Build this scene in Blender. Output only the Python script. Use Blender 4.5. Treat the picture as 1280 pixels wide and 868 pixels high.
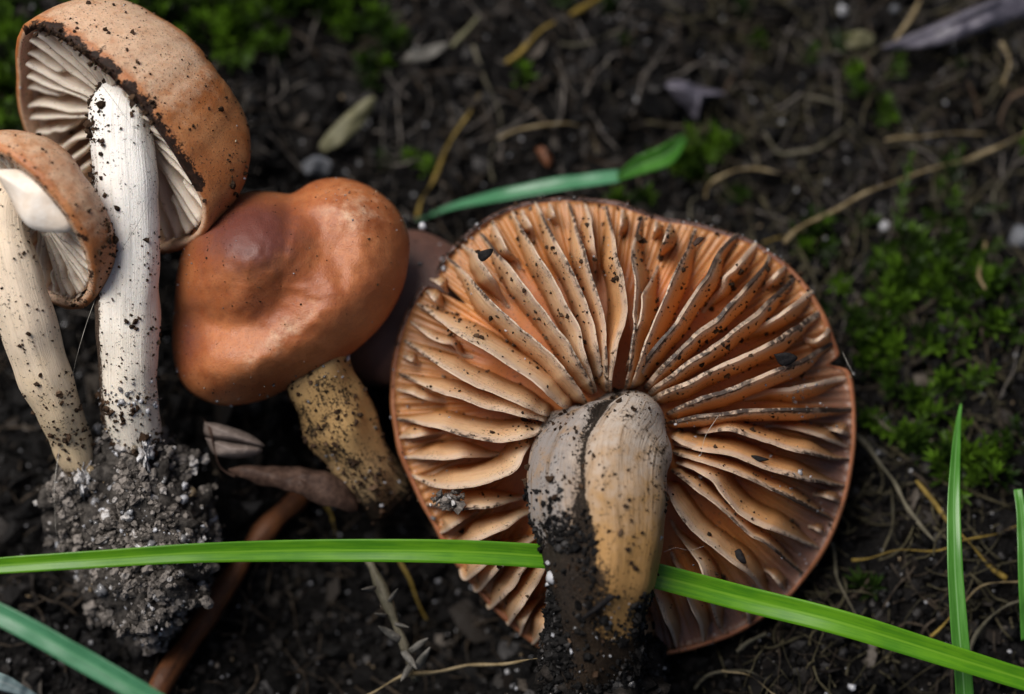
import bpy, bmesh, math, random
import numpy as np
from mathutils import Vector, noise as mnoise

# ------------------------------------------------------------------ camera, sky, sun, exposure
# 1 unit = 1 cm.  The camera looks steeply down on mushrooms laid on dark soil.
scene = bpy.context.scene
for o in list(bpy.data.objects):
    bpy.data.objects.remove(o)
PITCH = math.radians(72)
DG = 31.7                                  # distance from the lens to the soil in the middle
FWD = np.array([0.0, math.cos(PITCH), -math.sin(PITCH)])
UPV = np.array([0.0, math.sin(PITCH), math.cos(PITCH)])
RGT = np.array([1.0, 0.0, 0.0])
CAM = -DG * FWD
cd = bpy.data.cameras.new('camera')
cam = bpy.data.objects.new('camera', cd)
scene.collection.objects.link(cam)
cam.location = CAM
cam.rotation_euler = (math.pi / 2 - PITCH, 0, 0)
cd.sensor_width = 36
cd.lens = 36 * 30 / 12.8
cd.clip_start = 0.1
cd.clip_end = 2000
cd.dof.use_dof = True
cd.dof.focus_distance = 28.75
cd.dof.aperture_fstop = 0.085
scene.camera = cam

SUN_EL, SUN_AZ = 60, -58                   # azimuth measured from +Y (picture top) towards +X
world = bpy.data.worlds.new('World')
scene.world = world
world.use_nodes = True
wn = world.node_tree
bg = wn.nodes['Background']
sky = wn.nodes.new('ShaderNodeTexSky')
sky.sky_type = 'NISHITA'
sky.sun_disc = False
sky.dust_density = 4.0
sky.ozone_density = 0.4
sky.sun_elevation = math.radians(SUN_EL)
sky.sun_rotation = math.radians(SUN_AZ)
wn.links.new(sky.outputs[0], bg.inputs[0])
bg.inputs[1].default_value = 0.05
sl = bpy.data.lights.new('sun', 'SUN')
sl.energy = 3.6
sl.angle = math.radians(40)
sl.color = (1.0, 0.97, 0.93)
sun = bpy.data.objects.new('sun', sl)
scene.collection.objects.link(sun)
sdir = Vector((math.sin(math.radians(SUN_AZ)) * math.cos(math.radians(SUN_EL)),
               math.cos(math.radians(SUN_AZ)) * math.cos(math.radians(SUN_EL)), math.sin(math.radians(SUN_EL))))
sun.rotation_euler = sdir.to_track_quat('Z', 'Y').to_euler()
sun.location = (0, 0, 60)
vs = scene.view_settings
vs.view_transform = 'Standard'
vs.look = 'None'
vs.gamma = 1
vs.exposure = 0.25
scene.render.engine = 'CYCLES'
COL = scene.collection
rng = np.random.default_rng(7)
random.seed(7)


# ------------------------------------------------------------------ helpers
def P(px, py, d):
    """world point seen at picture position (px, py), d cm from the lens"""
    return CAM + d * FWD + (px - 640) / 3000 * d * RGT + (434 - py) / 3000 * d * UPV


def CV(x, y, z):
    """direction given as right, up, towards the lens -> world"""
    return x * RGT + y * UPV - z * FWD


def nrm(v):
    v = np.asarray(v, float)
    return v / (np.linalg.norm(v) + 1e-12)


def fb(x, y, z=0.0, oct=4, h=0.9):
    return mnoise.fractal((x, y, z), h, 2.0, oct)


def smooth(a, b, x):
    t = np.clip((x - a) / (b - a), 0, 1)
    return t * t * (3 - 2 * t)


def catmull(pts, n):
    p = np.asarray(pts, float)
    if len(p) == 2:
        t = np.linspace(0, 1, n)[:, None]
        return p[0] * (1 - t) + p[1] * t
    seg = np.r_[0, np.cumsum(np.linalg.norm(np.diff(p, axis=0), axis=1) ** 0.6)]
    q = np.vstack([2 * p[0] - p[1], p, 2 * p[-1] - p[-2]])
    out = []
    for s in np.linspace(0, seg[-1], n):
        i = min(max(int(np.searchsorted(seg, s, 'right')) - 1, 0), len(p) - 2)
        t = (s - seg[i]) / (seg[i + 1] - seg[i])
        a, b, c, d = q[i], q[i + 1], q[i + 2], q[i + 3]
        out.append(0.5 * (2 * b + (c - a) * t + (2 * a - 5 * b + 4 * c - d) * t * t + (3 * b - a - 3 * c + d) * t ** 3))
    return np.array(out)


def loc_of(o):
    return np.array(o['_loc'].to_list()) if o is not None and '_loc' in o else np.zeros(3)


def tag(o, label=None, cat=None, group=None, kind=None):
    if label: o['label'] = label
    if cat: o['category'] = cat
    if group: o['group'] = group
    if kind: o['kind'] = kind
    return o


def mesh_obj(name, verts, faces, mat, parent=None, smooth_=True, attrs=None, origin=None):
    """one mesh object; verts are world positions, kept relative to the thing's own origin"""
    verts = np.asarray(verts, float)
    base = loc_of(parent) if parent is not None else (np.asarray(origin, float) if origin is not None else verts.mean(0))
    me = bpy.data.meshes.new(name)
    if isinstance(faces, np.ndarray):
        nv, nf, k = len(verts), len(faces), faces.shape[1]
        me.vertices.add(nv); me.loops.add(nf * k); me.polygons.add(nf)
        me.vertices.foreach_set('co', (verts - base).astype(np.float32).ravel())
        me.loops.foreach_set('vertex_index', faces.astype(np.int32).ravel())
        me.polygons.foreach_set('loop_start', np.arange(0, nf * k, k, dtype=np.int32))
        me.update(calc_edges=True)
    else:
        me.from_pydata((verts - base).tolist(), [], faces)
    if smooth_ and not isinstance(faces, np.ndarray):
        bm = bmesh.new(); bm.from_mesh(me)
        bmesh.ops.recalc_face_normals(bm, faces=bm.faces)
        bm.to_mesh(me); bm.free()
    me.validate()
    me.polygons.foreach_set('use_smooth', [smooth_] * len(me.polygons))
    if attrs:
        for k, v in attrs.items():
            a = me.attributes.new(k, 'FLOAT', 'POINT')
            a.data.foreach_set('value', np.asarray(v, np.float32))
    me.update()
    me.materials.append(mat)
    o = bpy.data.objects.new(name, me)
    COL.objects.link(o)
    if parent is not None:
        o.parent = parent
        o['_loc'] = base.tolist()
    else:
        o.location = base
        o['_loc'] = base.tolist()
    return o


def thing(name, label, cat, loc, group=None):
    o = bpy.data.objects.new(name, None)
    o.empty_display_size = 0.3
    COL.objects.link(o)
    o.location = loc
    o['_loc'] = np.asarray(loc, float).tolist()
    return tag(o, label, cat, group)


def grid_faces(nu, nv, wrap_v=False, off=0):
    f = []
    for i in range(nu - 1):
        for j in range(nv if wrap_v else nv - 1):
            j2 = (j + 1) % nv
            f.append((off + i * nv + j, off + i * nv + j2, off + (i + 1) * nv + j2, off + (i + 1) * nv + j))
    return f


def tube(path, radii, segs=10, ref=None, section=None, rough=0.0, seed=0.0, caps=True):
    """lofted tube; section(i_frac, angle) multiplies the radius. returns verts, faces, len attr, ang attr"""
    path = np.asarray(path, float)
    n = len(path)
    ref = np.asarray(ref if ref is not None else -FWD, float)
    tan = np.gradient(path, axis=0)
    V, L, A = [], [], []
    for i in range(n):
        t = nrm(tan[i])
        b = np.cross(t, ref)
        if np.linalg.norm(b) < 1e-3:
            b = np.cross(t, RGT)
        b = nrm(b)
        m = nrm(np.cross(b, t))
        for j in range(segs):
            an = 2 * math.pi * j / segs
            r = radii[i]
            if section: r *= section(i / (n - 1), an)
            p = path[i] + r * (math.cos(an) * b + math.sin(an) * m)
            if rough:
                k = mnoise.noise((p[0] * 2.2 + seed, p[1] * 2.2, p[2] * 2.2)) * rough
                p = p + k * (math.cos(an) * b + math.sin(an) * m)
            V.append(p); L.append(i / (n - 1)); A.append(an)
    F = grid_faces(n, segs, True)
    if caps:
        V.append(path[0]); L.append(0); A.append(0)
        V.append(path[-1]); L.append(1); A.append(0)
        a, z = len(V) - 2, len(V) - 1
        for j in range(segs):
            F.append((a, (j + 1) % segs, j))
            F.append((z, (n - 1) * segs + j, (n - 1) * segs + (j + 1) % segs))
    return np.array(V), F, np.array(L), np.array(A)


def ico(sub):
    import bmesh
    bm = bmesh.new()
    bmesh.ops.create_icosphere(bm, subdivisions=sub, radius=1)
    v = np.array([x.co[:] for x in bm.verts])
    f = np.array([[x.index for x in p.verts] for p in bm.faces])
    bm.free()
    return v, f


ICO1, ICO2 = ico(1), ico(2)


def crumbs(pts, sizes, jag=0.35, flat=0.5, tmpl=ICO1, r=None):
    """many irregular grains as one vertex/face array"""
    r = r or rng
    pts = np.asarray(pts, float)
    n = len(pts)
    tv, tf = tmpl
    k = len(tv)
    s = np.asarray(sizes)[:, None, None] * (1 + jag * r.normal(size=(n, k, 1))).clip(0.35, 1.9)
    sc = 1 - flat * r.random((n, 1, 3))
    v = tv[None] * s * sc
    q = r.normal(size=(n, 4)); q /= np.linalg.norm(q, axis=1)[:, None]
    w, x, y, z = q.T
    R = np.stack([np.stack([1 - 2 * (y * y + z * z), 2 * (x * y - z * w), 2 * (x * z + y * w)], -1),
                  np.stack([2 * (x * y + z * w), 1 - 2 * (x * x + z * z), 2 * (y * z - x * w)], -1),
                  np.stack([2 * (x * z - y * w), 2 * (y * z + x * w), 1 - 2 * (x * x + y * y)], -1)], 1)
    v = np.einsum('nij,nkj->nki', R, v) + pts[:, None]
    f = tf[None] + (np.arange(n) * k)[:, None, None]
    rnd = np.repeat(r.random(n), k)
    return v.reshape(-1, 3), f.reshape(-1, 3), rnd


# ------------------------------------------------------------------ materials
class NT:
    def __init__(s, name):
        s.m = bpy.data.materials.new(name)
        s.m.use_nodes = True
        s.t = s.m.node_tree
        s.b = s.t.nodes['Principled BSDF']
        s.out = s.t.nodes['Material Output']

    def n(s, typ, **kw):
        nd = s.t.nodes.new(typ)
        for k, v in kw.items():
            setattr(nd, k, v)
        return nd

    def set(s, sock, v):
        if hasattr(v, 'is_output') or isinstance(v, bpy.types.NodeSocket):
            s.t.links.new(v, sock)
        elif isinstance(v, tuple) and len(v) == 3 and sock.type == 'RGBA':
            sock.default_value = (*v, 1)
        else:
            sock.default_value = v

    def coord(s, scale=(1, 1, 1)):
        c = s.n('ShaderNodeTexCoord')
        m = s.n('ShaderNodeMapping')
        s.t.links.new(c.outputs['Object'], m.inputs[0])
        m.inputs['Scale'].default_value = scale
        return m.outputs[0]

    def noise(s, scale, detail=4, rough=0.55, vec=None, dist=0.0):
        nd = s.n('ShaderNodeTexNoise')
        nd.inputs['Scale'].default_value = scale
        nd.inputs['Detail'].default_value = detail
        nd.inputs['Roughness'].default_value = rough
        nd.inputs['Distortion'].default_value = dist
        s.t.links.new(vec if vec is not None else s.coord(), nd.inputs['Vector'])
        return nd.outputs['Fac']

    def voro(s, scale, vec=None, out='Distance'):
        nd = s.n('ShaderNodeTexVoronoi')
        nd.inputs['Scale'].default_value = scale
        s.t.links.new(vec if vec is not None else s.coord(), nd.inputs['Vector'])
        return nd.outputs[out]

    def attr(s, name):
        return s.n('ShaderNodeAttribute', attribute_name=name).outputs['Fac']

    def math(s, op, a, b=0.0, c=0.0):
        nd = s.n('ShaderNodeMath', operation=op)
        s.set(nd.inputs[0], a); s.set(nd.inputs[1], b); s.set(nd.inputs[2], c)
        return nd.outputs[0]

    def ss(s, x, a, b):
        nd = s.n('ShaderNodeMapRange', interpolation_type='SMOOTHSTEP')
        s.set(nd.inputs[0], x)
        nd.inputs[1].default_value = a; nd.inputs[2].default_value = b
        return nd.outputs[0]

    def mix(s, f, a, b):
        nd = s.n('ShaderNodeMix', data_type='RGBA')
        s.set(nd.inputs[0], f); s.set(nd.inputs[6], a); s.set(nd.inputs[7], b)
        return nd.outputs[2]

    def bump(s, h, strength=0.3, dist=0.02):
        nd = s.n('ShaderNodeBump')
        nd.inputs['Strength'].default_value = strength
        nd.inputs['Distance'].default_value = dist
        s.t.links.new(h, nd.inputs['Height'])
        s.t.links.new(nd.outputs[0], s.b.inputs['Normal'])

    def base(s, col, rough=0.5, spec=0.5, sss=0.0, rad=(1, 0.4, 0.2), scale=0.1):
        s.set(s.b.inputs['Base Color'], col)
        s.set(s.b.inputs['Roughness'], rough)
        s.set(s.b.inputs['Specular IOR Level'], spec)
        s.b.inputs['Subsurface Weight'].default_value = sss
        s.b.inputs['Subsurface Radius'].default_value = rad
        s.b.inputs['Subsurface Scale'].default_value = scale
        return s.m


def m_ground():
    k = NT('humus')
    a = k.noise(1.1, 5); b = k.noise(9, 5, 0.65); c = k.noise(38, 3)
    col = k.mix(k.ss(a, 0.35, 0.7), (0.0032, 0.003, 0.0031), (0.008, 0.007, 0.0062))
    col = k.mix(k.ss(b, 0.5, 0.75), col, (0.014, 0.0125, 0.0115))
    col = k.mix(k.ss(c, 0.62, 0.7), col, (0.05, 0.045, 0.042))
    k.bump(k.math('ADD', b, k.math('MULTIPLY', c, 0.4)), 0.9, 0.12)
    return k.base(col, 0.8, 0.1)


def m_crumb(name, dark, mid, light, rough=0.7):
    k = NT(name)
    r = k.attr('rnd')
    col = k.mix(k.ss(r, 0.2, 0.75), dark, mid)
    col = k.mix(k.ss(r, 0.86, 0.97), col, light)
    nn = k.noise(25, 3)
    col = k.mix(k.ss(nn, 0.45, 0.75), col, mid)
    k.bump(nn, 0.5, 0.03)
    return k.base(col, rough, 0.12)


def m_sand():
    k = NT('quartz')
    r = k.attr('rnd')
    col = k.mix(k.ss(r, 0.3, 0.95), (0.14, 0.135, 0.135), (0.6, 0.6, 0.63))
    col = k.mix(k.ss(r, 0.2, 0.05), col, (0.3, 0.22, 0.13))
    m = k.base(col, 0.16, 0.6)
    k.b.inputs['Transmission Weight'].default_value = 0.35
    return m


def m_gill(name='gill_flesh', pale=(0.82, 0.62, 0.40), deep=(0.62, 0.28, 0.08), edgec=(0.72, 0.58, 0.46), dirtc=(0.045, 0.03, 0.026), sss=0.25, specks=1.0):
    k = NT(name)
    t = k.attr('gt'); d = k.attr('gd'); w = k.attr('gw')
    n1 = k.noise(2.2, 4); n2 = k.noise(14, 4, 0.6); n3 = k.noise(34, 3, 0.6)
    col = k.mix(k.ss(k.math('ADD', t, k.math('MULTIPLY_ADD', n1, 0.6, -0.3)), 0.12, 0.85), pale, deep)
    col = k.mix(k.math('MULTIPLY', k.ss(n2, 0.5, 0.75), 0.25), col, (0.50, 0.30, 0.15))
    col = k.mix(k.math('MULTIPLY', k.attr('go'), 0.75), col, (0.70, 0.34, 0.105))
    col = k.mix(k.math('MULTIPLY', w, 0.75), col, (0.24, 0.115, 0.07))
    cb = k.n('ShaderNodeCombineXYZ')
    k.set(cb.inputs[0], k.math('MULTIPLY', t, 9.0)); k.set(cb.inputs[1], k.attr('gs'))
    st = k.noise(1.6, 4, 0.6, cb.outputs[0])
    col = k.mix(k.math('MULTIPLY', k.ss(st, 0.48, 0.7), 0.35), col, (0.44, 0.22, 0.10))
    e = k.ss(t, 0.17, 0.04)
    col = k.mix(k.math('MULTIPLY', e, 0.75), col, edgec)
    dm = k.math('MULTIPLY', k.ss(k.math('ADD', k.math('MULTIPLY', d, 0.55), k.math('MULTIPLY', n2, 0.75)), 0.62, 0.78), k.ss(k.math('ADD', k.noise(1.4, 3), k.math('MULTIPLY', d, 0.12)), 0.46, 0.62))
    col = k.mix(k.math('MULTIPLY', dm, 0.94), col, dirtc)
    sp = k.math('MULTIPLY', k.ss(n3, 0.60, 0.64), k.ss(n1, 0.45, 0.6))
    col = k.mix(k.math('MULTIPLY', sp, 0.8 * specks), col, (0.05, 0.028, 0.02))
    k.bump(k.math('ADD', k.math('ADD', n2, st), k.math('MULTIPLY', n3, 0.3)), 0.3, 0.04)
    m = k.base(col, k.mix(n2, (0.32,) * 3, (0.55,) * 3), 0.42, sss * 0.5, (1.0, 0.42, 0.16), 0.10)
    tr = k.n('ShaderNodeBsdfTranslucent'); k.set(tr.inputs[0], col)
    mx = k.n('ShaderNodeMixShader'); mx.inputs[0].default_value = 0.38
    k.t.links.new(k.b.outputs[0], mx.inputs[1]); k.t.links.new(tr.outputs[0], mx.inputs[2])
    k.t.links.new(mx.outputs[0], k.out.inputs[0])
    return m


def m_flesh():
    k = NT('cap_underside')
    n1 = k.noise(3, 4); n2 = k.noise(30, 3, 0.6)
    w = k.attr('gw')
    col = k.mix(k.ss(n1, 0.3, 0.7), (0.50, 0.155, 0.036), (0.56, 0.20, 0.052))
    col = k.mix(k.math('MULTIPLY', k.attr('gr'), 0.8), col, (0.42, 0.20, 0.065))
    col = k.mix(w, col, (0.17, 0.085, 0.058))
    col = k.mix(k.math('MULTIPLY', k.ss(n2, 0.62, 0.66), 0.8), col, (0.05, 0.028, 0.02))
    k.bump(n1, 0.2, 0.05)
    return k.base(col, 0.42, 0.4, 0.25, (1.0, 0.35, 0.12), 0.15)


def m_capskin(name, c1, c2, c3, dirt=0.0, rough=0.42):
    """brown cap skin: two browns in soft patches, umber where 'cu' is high, pale scuffs where 'cp' is high"""
    k = NT(name)
    n1 = k.noise(1.3, 5, 0.6); n2 = k.noise(7, 5, 0.6); n3 = k.noise(40, 3, 0.6); n4 = k.noise(110, 2)
    u = k.attr('cu'); p = k.attr('cp'); dd = k.attr('gd')
    col = k.mix(k.ss(k.math('ADD', n1, k.math('MULTIPLY_ADD', n2, 0.35, -0.17)), 0.35, 0.68), c1, c2)
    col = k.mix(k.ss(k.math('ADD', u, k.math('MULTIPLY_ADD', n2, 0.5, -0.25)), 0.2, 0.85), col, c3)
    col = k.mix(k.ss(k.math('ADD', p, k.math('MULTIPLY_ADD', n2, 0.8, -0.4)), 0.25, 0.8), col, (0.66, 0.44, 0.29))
    dm = k.ss(k.math('ADD', k.math('MULTIPLY', dd, 0.5), k.math('MULTIPLY', k.math('ADD', n2, k.math('MULTIPLY', n3, 0.6)), 0.75)), 0.80, 0.92)
    col = k.mix(k.math('MULTIPLY', dm, 0.985), col, (0.010, 0.007, 0.006))
    if dirt:
        col = k.mix(k.math('MULTIPLY', k.ss(n3, 0.61, 0.65), dirt), col, (0.035, 0.02, 0.014))
    col = k.mix(k.math('MULTIPLY', k.ss(n4, 0.5, 0.8), 0.25), col, c3)
    col = k.mix(k.math('MULTIPLY', k.ss(k.noise(16, 4, 0.65), 0.45, 0.7), 0.24), col, c3)
    k.bump(k.math('ADD', n3, k.math('MULTIPLY', n4, 0.6)), 0.3, 0.03)
    return k.base(col, k.math('MULTIPLY_ADD', n2, 0.4, rough - 0.12), k.math('MULTIPLY_ADD', dm, -0.35, 0.46), 0.18, (1.0, 0.35, 0.15), 0.12)


def m_stem(name, top, bot, soil=(0.012, 0.009, 0.007), streak=0.5, dirt=1.0, split=0.5, left=None):
    k = NT(name)
    l = k.attr('sl'); a = k.attr('sa'); d = k.attr('sd')
    cb = k.n('ShaderNodeCombineXYZ')
    k.set(cb.inputs[0], k.math('MULTIPLY', k.math('SINE', a), 2.2))
    k.set(cb.inputs[1], k.math('MULTIPLY', k.math('COSINE', a), 2.2))
    k.set(cb.inputs[2], k.math('MULTIPLY', l, 0.9))
    f1 = k.noise(5.5, 5, 0.65, cb.outputs[0]); f2 = k.noise(22, 3, 0.6, cb.outputs[0])
    n2 = k.noise(6, 5, 0.65); n3 = k.noise(26, 3, 0.6); n4 = k.noise(60, 2)
    col = k.mix(k.ss(k.math('ADD', l, k.math('MULTIPLY_ADD', n2, 0.4, -0.2)), split - 0.2, split + 0.25), top, bot)
    dk = tuple(c * 0.42 for c in bot)
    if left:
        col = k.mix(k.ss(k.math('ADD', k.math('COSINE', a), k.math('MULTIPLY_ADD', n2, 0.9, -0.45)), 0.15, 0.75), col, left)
    col = k.mix(k.math('MULTIPLY', k.ss(k.noise(3.2, 5, 0.7), 0.5, 0.68), streak * 0.6), col, bot)
    col = k.mix(k.math('MULTIPLY', k.ss(f1, 0.5, 0.75), streak), col, dk)
    col = k.mix(k.math('MULTIPLY', k.ss(f2, 0.55, 0.75), streak * 0.5), col, dk)
    dm = k.ss(k.math('ADD', k.math('MULTIPLY', d, 0.75), k.math('MULTIPLY', k.math('ADD', k.math('ADD', n2, f1), k.math('MULTIPLY', n3, 1.6)), 0.42)), 1.02, 1.22)
    soilc = k.mix(k.ss(n4, 0.45, 0.7), soil, tuple(c * 3.2 for c in soil))
    col = k.mix(k.math('MULTIPLY', dm, 0.98), col, soilc)
    col = k.mix(k.math('MULTIPLY', k.math('MULTIPLY', k.ss(n3, 0.58, 0.63), k.ss(n2, 0.44, 0.62)), dirt), col, soil)
    k.bump(k.math('ADD', k.math('ADD', f1, k.math('MULTIPLY', f2, 0.6)), k.math('MULTIPLY', n4, 0.4)), 0.45, 0.05)
    return k.base(col, 0.55, k.math('MULTIPLY_ADD', dm, -0.3, 0.35), 0.12, (1.0, 0.6, 0.4), 0.08)


def m_blade(name, c1, c2, rib, gloss=0.32, soft=0.3):
    k = NT(name)
    x = k.attr('bx'); l = k.attr('bl')
    cb = k.n('ShaderNodeCombineXYZ')
    k.set(cb.inputs[0], k.math('MULTIPLY', x, 5.0)); k.set(cb.inputs[1], k.math('MULTIPLY', l, 2.0))
    f = k.noise(1.0, 3, 0.6, cb.outputs[0]); n2 = k.noise(1.6, 4)
    vein = k.math('SINE', k.math('MULTIPLY', x, 26.0))
    col = k.mix(k.ss(k.math('ADD', k.math('MULTIPLY', f, 0.6), k.math('MULTIPLY', n2, 0.6)), 0.45, 0.75), c1, c2)
    col = k.mix(k.math('MULTIPLY', k.ss(k.math('ABSOLUTE', x), 0.14, 0.02), 0.8), col, rib)
    col = k.mix(k.math('MULTIPLY', k.ss(k.noise(45, 2), 0.7, 0.76), 0.5), col, (0.05, 0.05, 0.02))
    k.bump(k.math('ADD', k.math('MULTIPLY', vein, 0.12), f), 0.16, 0.008)
    m = k.base(col, gloss, 0.5)
    tr = k.n('ShaderNodeBsdfTranslucent'); k.set(tr.inputs[0], col)
    mx = k.n('ShaderNodeMixShader'); mx.inputs[0].default_value = soft
    k.t.links.new(k.b.outputs[0], mx.inputs[1]); k.t.links.new(tr.outputs[0], mx.inputs[2])
    k.t.links.new(mx.outputs[0], k.out.inputs[0])
    return m


def m_straw(name, c1, c2, c3=(0.03, 0.02, 0.012), rough=0.55):
    k = NT(name)
    l = k.attr('sl'); a = k.attr('sa')
    cb = k.n('ShaderNodeCombineXYZ')
    k.set(cb.inputs[0], k.math('SINE', a)); k.set(cb.inputs[1], k.math('COSINE', a)); k.set(cb.inputs[2], k.math('MULTIPLY', l, 1.2))
    f = k.noise(3.5, 4, 0.65, cb.outputs[0]); n = k.noise(3.5, 4, 0.6); n3 = k.noise(22, 3)
    col = k.mix(k.ss(n, 0.35, 0.65), c1, c2)
    col = k.mix(k.math('MULTIPLY', k.ss(f, 0.48, 0.72), 0.7), col, c3)
    col = k.mix(k.math('MULTIPLY', k.ss(n3, 0.62, 0.7), 0.8), col, c3)
    k.bump(k.math('ADD', f, n3), 0.5, 0.02)
    return k.base(col, rough, 0.2)


def m_moss():
    k = NT('moss_leaf')
    r = k.attr('rnd')
    col = k.mix(r, (0.012, 0.028, 0.004), (0.095, 0.19, 0.012))
    m = k.base(col, 0.4, 0.4)
    tr = k.n('ShaderNodeBsdfTranslucent'); k.set(tr.inputs[0], col)
    mx = k.n('ShaderNodeMixShader'); mx.inputs[0].default_value = 0.35
    k.t.links.new(k.b.outputs[0], mx.inputs[1]); k.t.links.new(tr.outputs[0], mx.inputs[2])
    k.t.links.new(mx.outputs[0], k.out.inputs[0])
    return m


def m_plain(name, c1, c2, rough=0.6, sc=6, bump=0.4):
    dark = max(c2) < 0.09
    k = NT(name)
    n = k.noise(sc, 5, 0.65)
    k.bump(n, bump, 0.04)
    return k.base(k.mix(k.ss(n, 0.35, 0.68), c1, c2), rough, 0.12 if dark else 0.35)


M = dict(
    ground=m_ground(),
    crumb=m_crumb('soil_crumb', (0.0026, 0.0024, 0.0025), (0.0078, 0.0069, 0.0065), (0.05, 0.047, 0.046)),
    greycrumb=m_crumb('sandy_soil', (0.05, 0.043, 0.037), (0.20, 0.175, 0.155), (0.5, 0.48, 0.47), 0.6),
    speck=m_crumb('dark_speck', (0.016, 0.009, 0.005), (0.04, 0.022, 0.012), (0.10, 0.06, 0.035)),
    sand=m_sand(),
    gill=m_gill(),
    whitegill=m_gill('pale_gill', (0.88, 0.73, 0.57), (0.78, 0.48, 0.26), (0.88, 0.79, 0.68), sss=0.25, specks=0.5),
    flesh=m_flesh(),
    whiteflesh=m_plain('white_flesh', (0.74, 0.62, 0.50), (0.83, 0.75, 0.66), 0.5, 4, 0.25),
    tan=m_capskin('tan_cap_skin', (0.38, 0.125, 0.034), (0.50, 0.21, 0.078), (0.14, 0.06, 0.035), 0.9, 0.36),
    brown=m_capskin('brown_cap_skin', (0.31, 0.088, 0.026), (0.44, 0.155, 0.054), (0.13, 0.038, 0.026), 0.3, 0.36),
    purple=m_capskin('purple_cap_skin', (0.10, 0.047, 0.034), (0.14, 0.066, 0.047), (0.06, 0.028, 0.024), 0.2, 0.45),
    back=m_capskin('chestnut_cap_skin', (0.26, 0.085, 0.032), (0.33, 0.125, 0.048), (0.11, 0.058, 0.045), 0.5),
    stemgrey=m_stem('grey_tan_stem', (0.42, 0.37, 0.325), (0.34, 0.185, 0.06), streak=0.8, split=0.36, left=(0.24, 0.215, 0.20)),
    stemwhite=m_stem('white_stem', (0.92, 0.88, 0.82), (0.82, 0.73, 0.61), (0.04, 0.026, 0.018), 0.42, 0.9, 0.6),
    stemcream=m_stem('cream_stem', (0.80, 0.65, 0.49), (0.70, 0.53, 0.33), (0.04, 0.026, 0.018), 0.35, 0.8, 0.6),
    stemyellow=m_stem('yellow_stem', (0.42, 0.255, 0.10), (0.33, 0.22, 0.11), streak=0.5, dirt=1.0, split=0.6),
    mycel=m_plain('white_mycelium', (0.22, 0.2, 0.19), (0.75, 0.74, 0.75), 0.7, 16, 1.0),
    blade_lime=m_blade('lime_blade', (0.06, 0.21, 0.004), (0.115, 0.30, 0.006), (0.17, 0.37, 0.02)),
    blade_green=m_blade('green_blade', (0.055, 0.20, 0.02), (0.09, 0.27, 0.04), (0.20, 0.40, 0.14)),
    blade_blue=m_blade('bluegreen_blade', (0.05, 0.19, 0.085), (0.08, 0.26, 0.13), (0.12, 0.32, 0.16)),
    blade_pale=m_blade('pale_blade', (0.30, 0.42, 0.40), (0.45, 0.55, 0.55), (0.6, 0.65, 0.62)),
    straw=m_straw('tan_straw', (0.14, 0.10, 0.045), (0.27, 0.21, 0.12)),
    goldstraw=m_straw('golden_straw', (0.15, 0.10, 0.016), (0.25, 0.17, 0.035)),
    greystraw=m_straw('grey_straw', (0.06, 0.055, 0.035), (0.13, 0.115, 0.08)),
    darkstraw=m_straw('brown_root', (0.035, 0.022, 0.014), (0.08, 0.05, 0.03)),
    twig=m_straw('red_brown_twig', (0.085, 0.032, 0.014), (0.15, 0.055, 0.02), (0.03, 0.014, 0.008), 0.45),
    moss=m_moss(),
    leafgrey=m_plain('grey_leaf', (0.05, 0.047, 0.04), (0.12, 0.11, 0.095), 0.6, 9),
    leafolive=m_plain('olive_leaf', (0.085, 0.08, 0.04), (0.14, 0.13, 0.07), 0.6, 9),
    leafdark=m_plain('dark_leaf', (0.035, 0.020, 0.015), (0.075, 0.045, 0.033), 0.55, 9),
    leafpurple=m_plain('purple_grey_leaf', (0.055, 0.05, 0.065), (0.12, 0.11, 0.135), 0.4, 7),
    seed=m_plain('grey_brown_husk', (0.13, 0.10, 0.085), (0.20, 0.16, 0.14), 0.5, 10),
    stone=m_plain('bluish_stone', (0.05, 0.052, 0.058), (0.13, 0.135, 0.15), 0.6, 14),
    black=m_plain('black_flake', (0.005, 0.0045, 0.005), (0.012, 0.010, 0.010), 0.6, 20),
    orange=m_plain('orange_fleck', (0.07, 0.024, 0.008), (0.12, 0.04, 0.014), 0.5, 10),
    hair=m_plain('pale_hair', (0.45, 0.42, 0.36), (0.6, 0.56, 0.5), 0.4, 10, 0.0),
    darkhair=m_plain('dark_hair', (0.05, 0.04, 0.04), (0.1, 0.09, 0.08), 0.4, 10, 0.0),
)


# ------------------------------------------------------------------ ground
BUMPS = []      # (x, y, height, radius)


def bump_at(px, py, h, r):
    p = P(px, py, DG + (434 - py) / 100 * 0.325)
    BUMPS.append((p[0], p[1], h, r))


bump_at(100, 120, 0.75, 2.4); bump_at(60, 20, 0.4, 1.6); bump_at(1180, 430, 0.55, 1.8); bump_at(1180, 700, 0.55, 1.6)
bump_at(170, 640, 0.35, 1.3); bump_at(745, 880, 1.2, 0.75); bump_at(640, 60, 0.25, 1.8); bump_at(400, 780, -0.5, 1.5)
bump_at(470, 560, -0.45, 1.0); bump_at(330, 400, -0.3, 1.5); bump_at(560, 760, -0.4, 1.0); bump_at(780, 520, -0.35, 2.6)
bump_at(960, 840, 0.35, 1.0); bump_at(1230, 60, 0.3, 1.5)


def gz(x, y):
    z = 0.0
    for bx, by, h, r in BUMPS:
        z += h * math.exp(-((x - bx) ** 2 + (y - by) ** 2) / (r * r))
    z += 0.30 * fb(x * 0.55, y * 0.55, 3.1, 4)
    z += 0.13 * abs(fb(x * 1.9, y * 1.9, 9.2, 4)) - 0.05
    z += 0.05 * fb(x * 7, y * 7, 1.7, 3)
    return z


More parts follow.
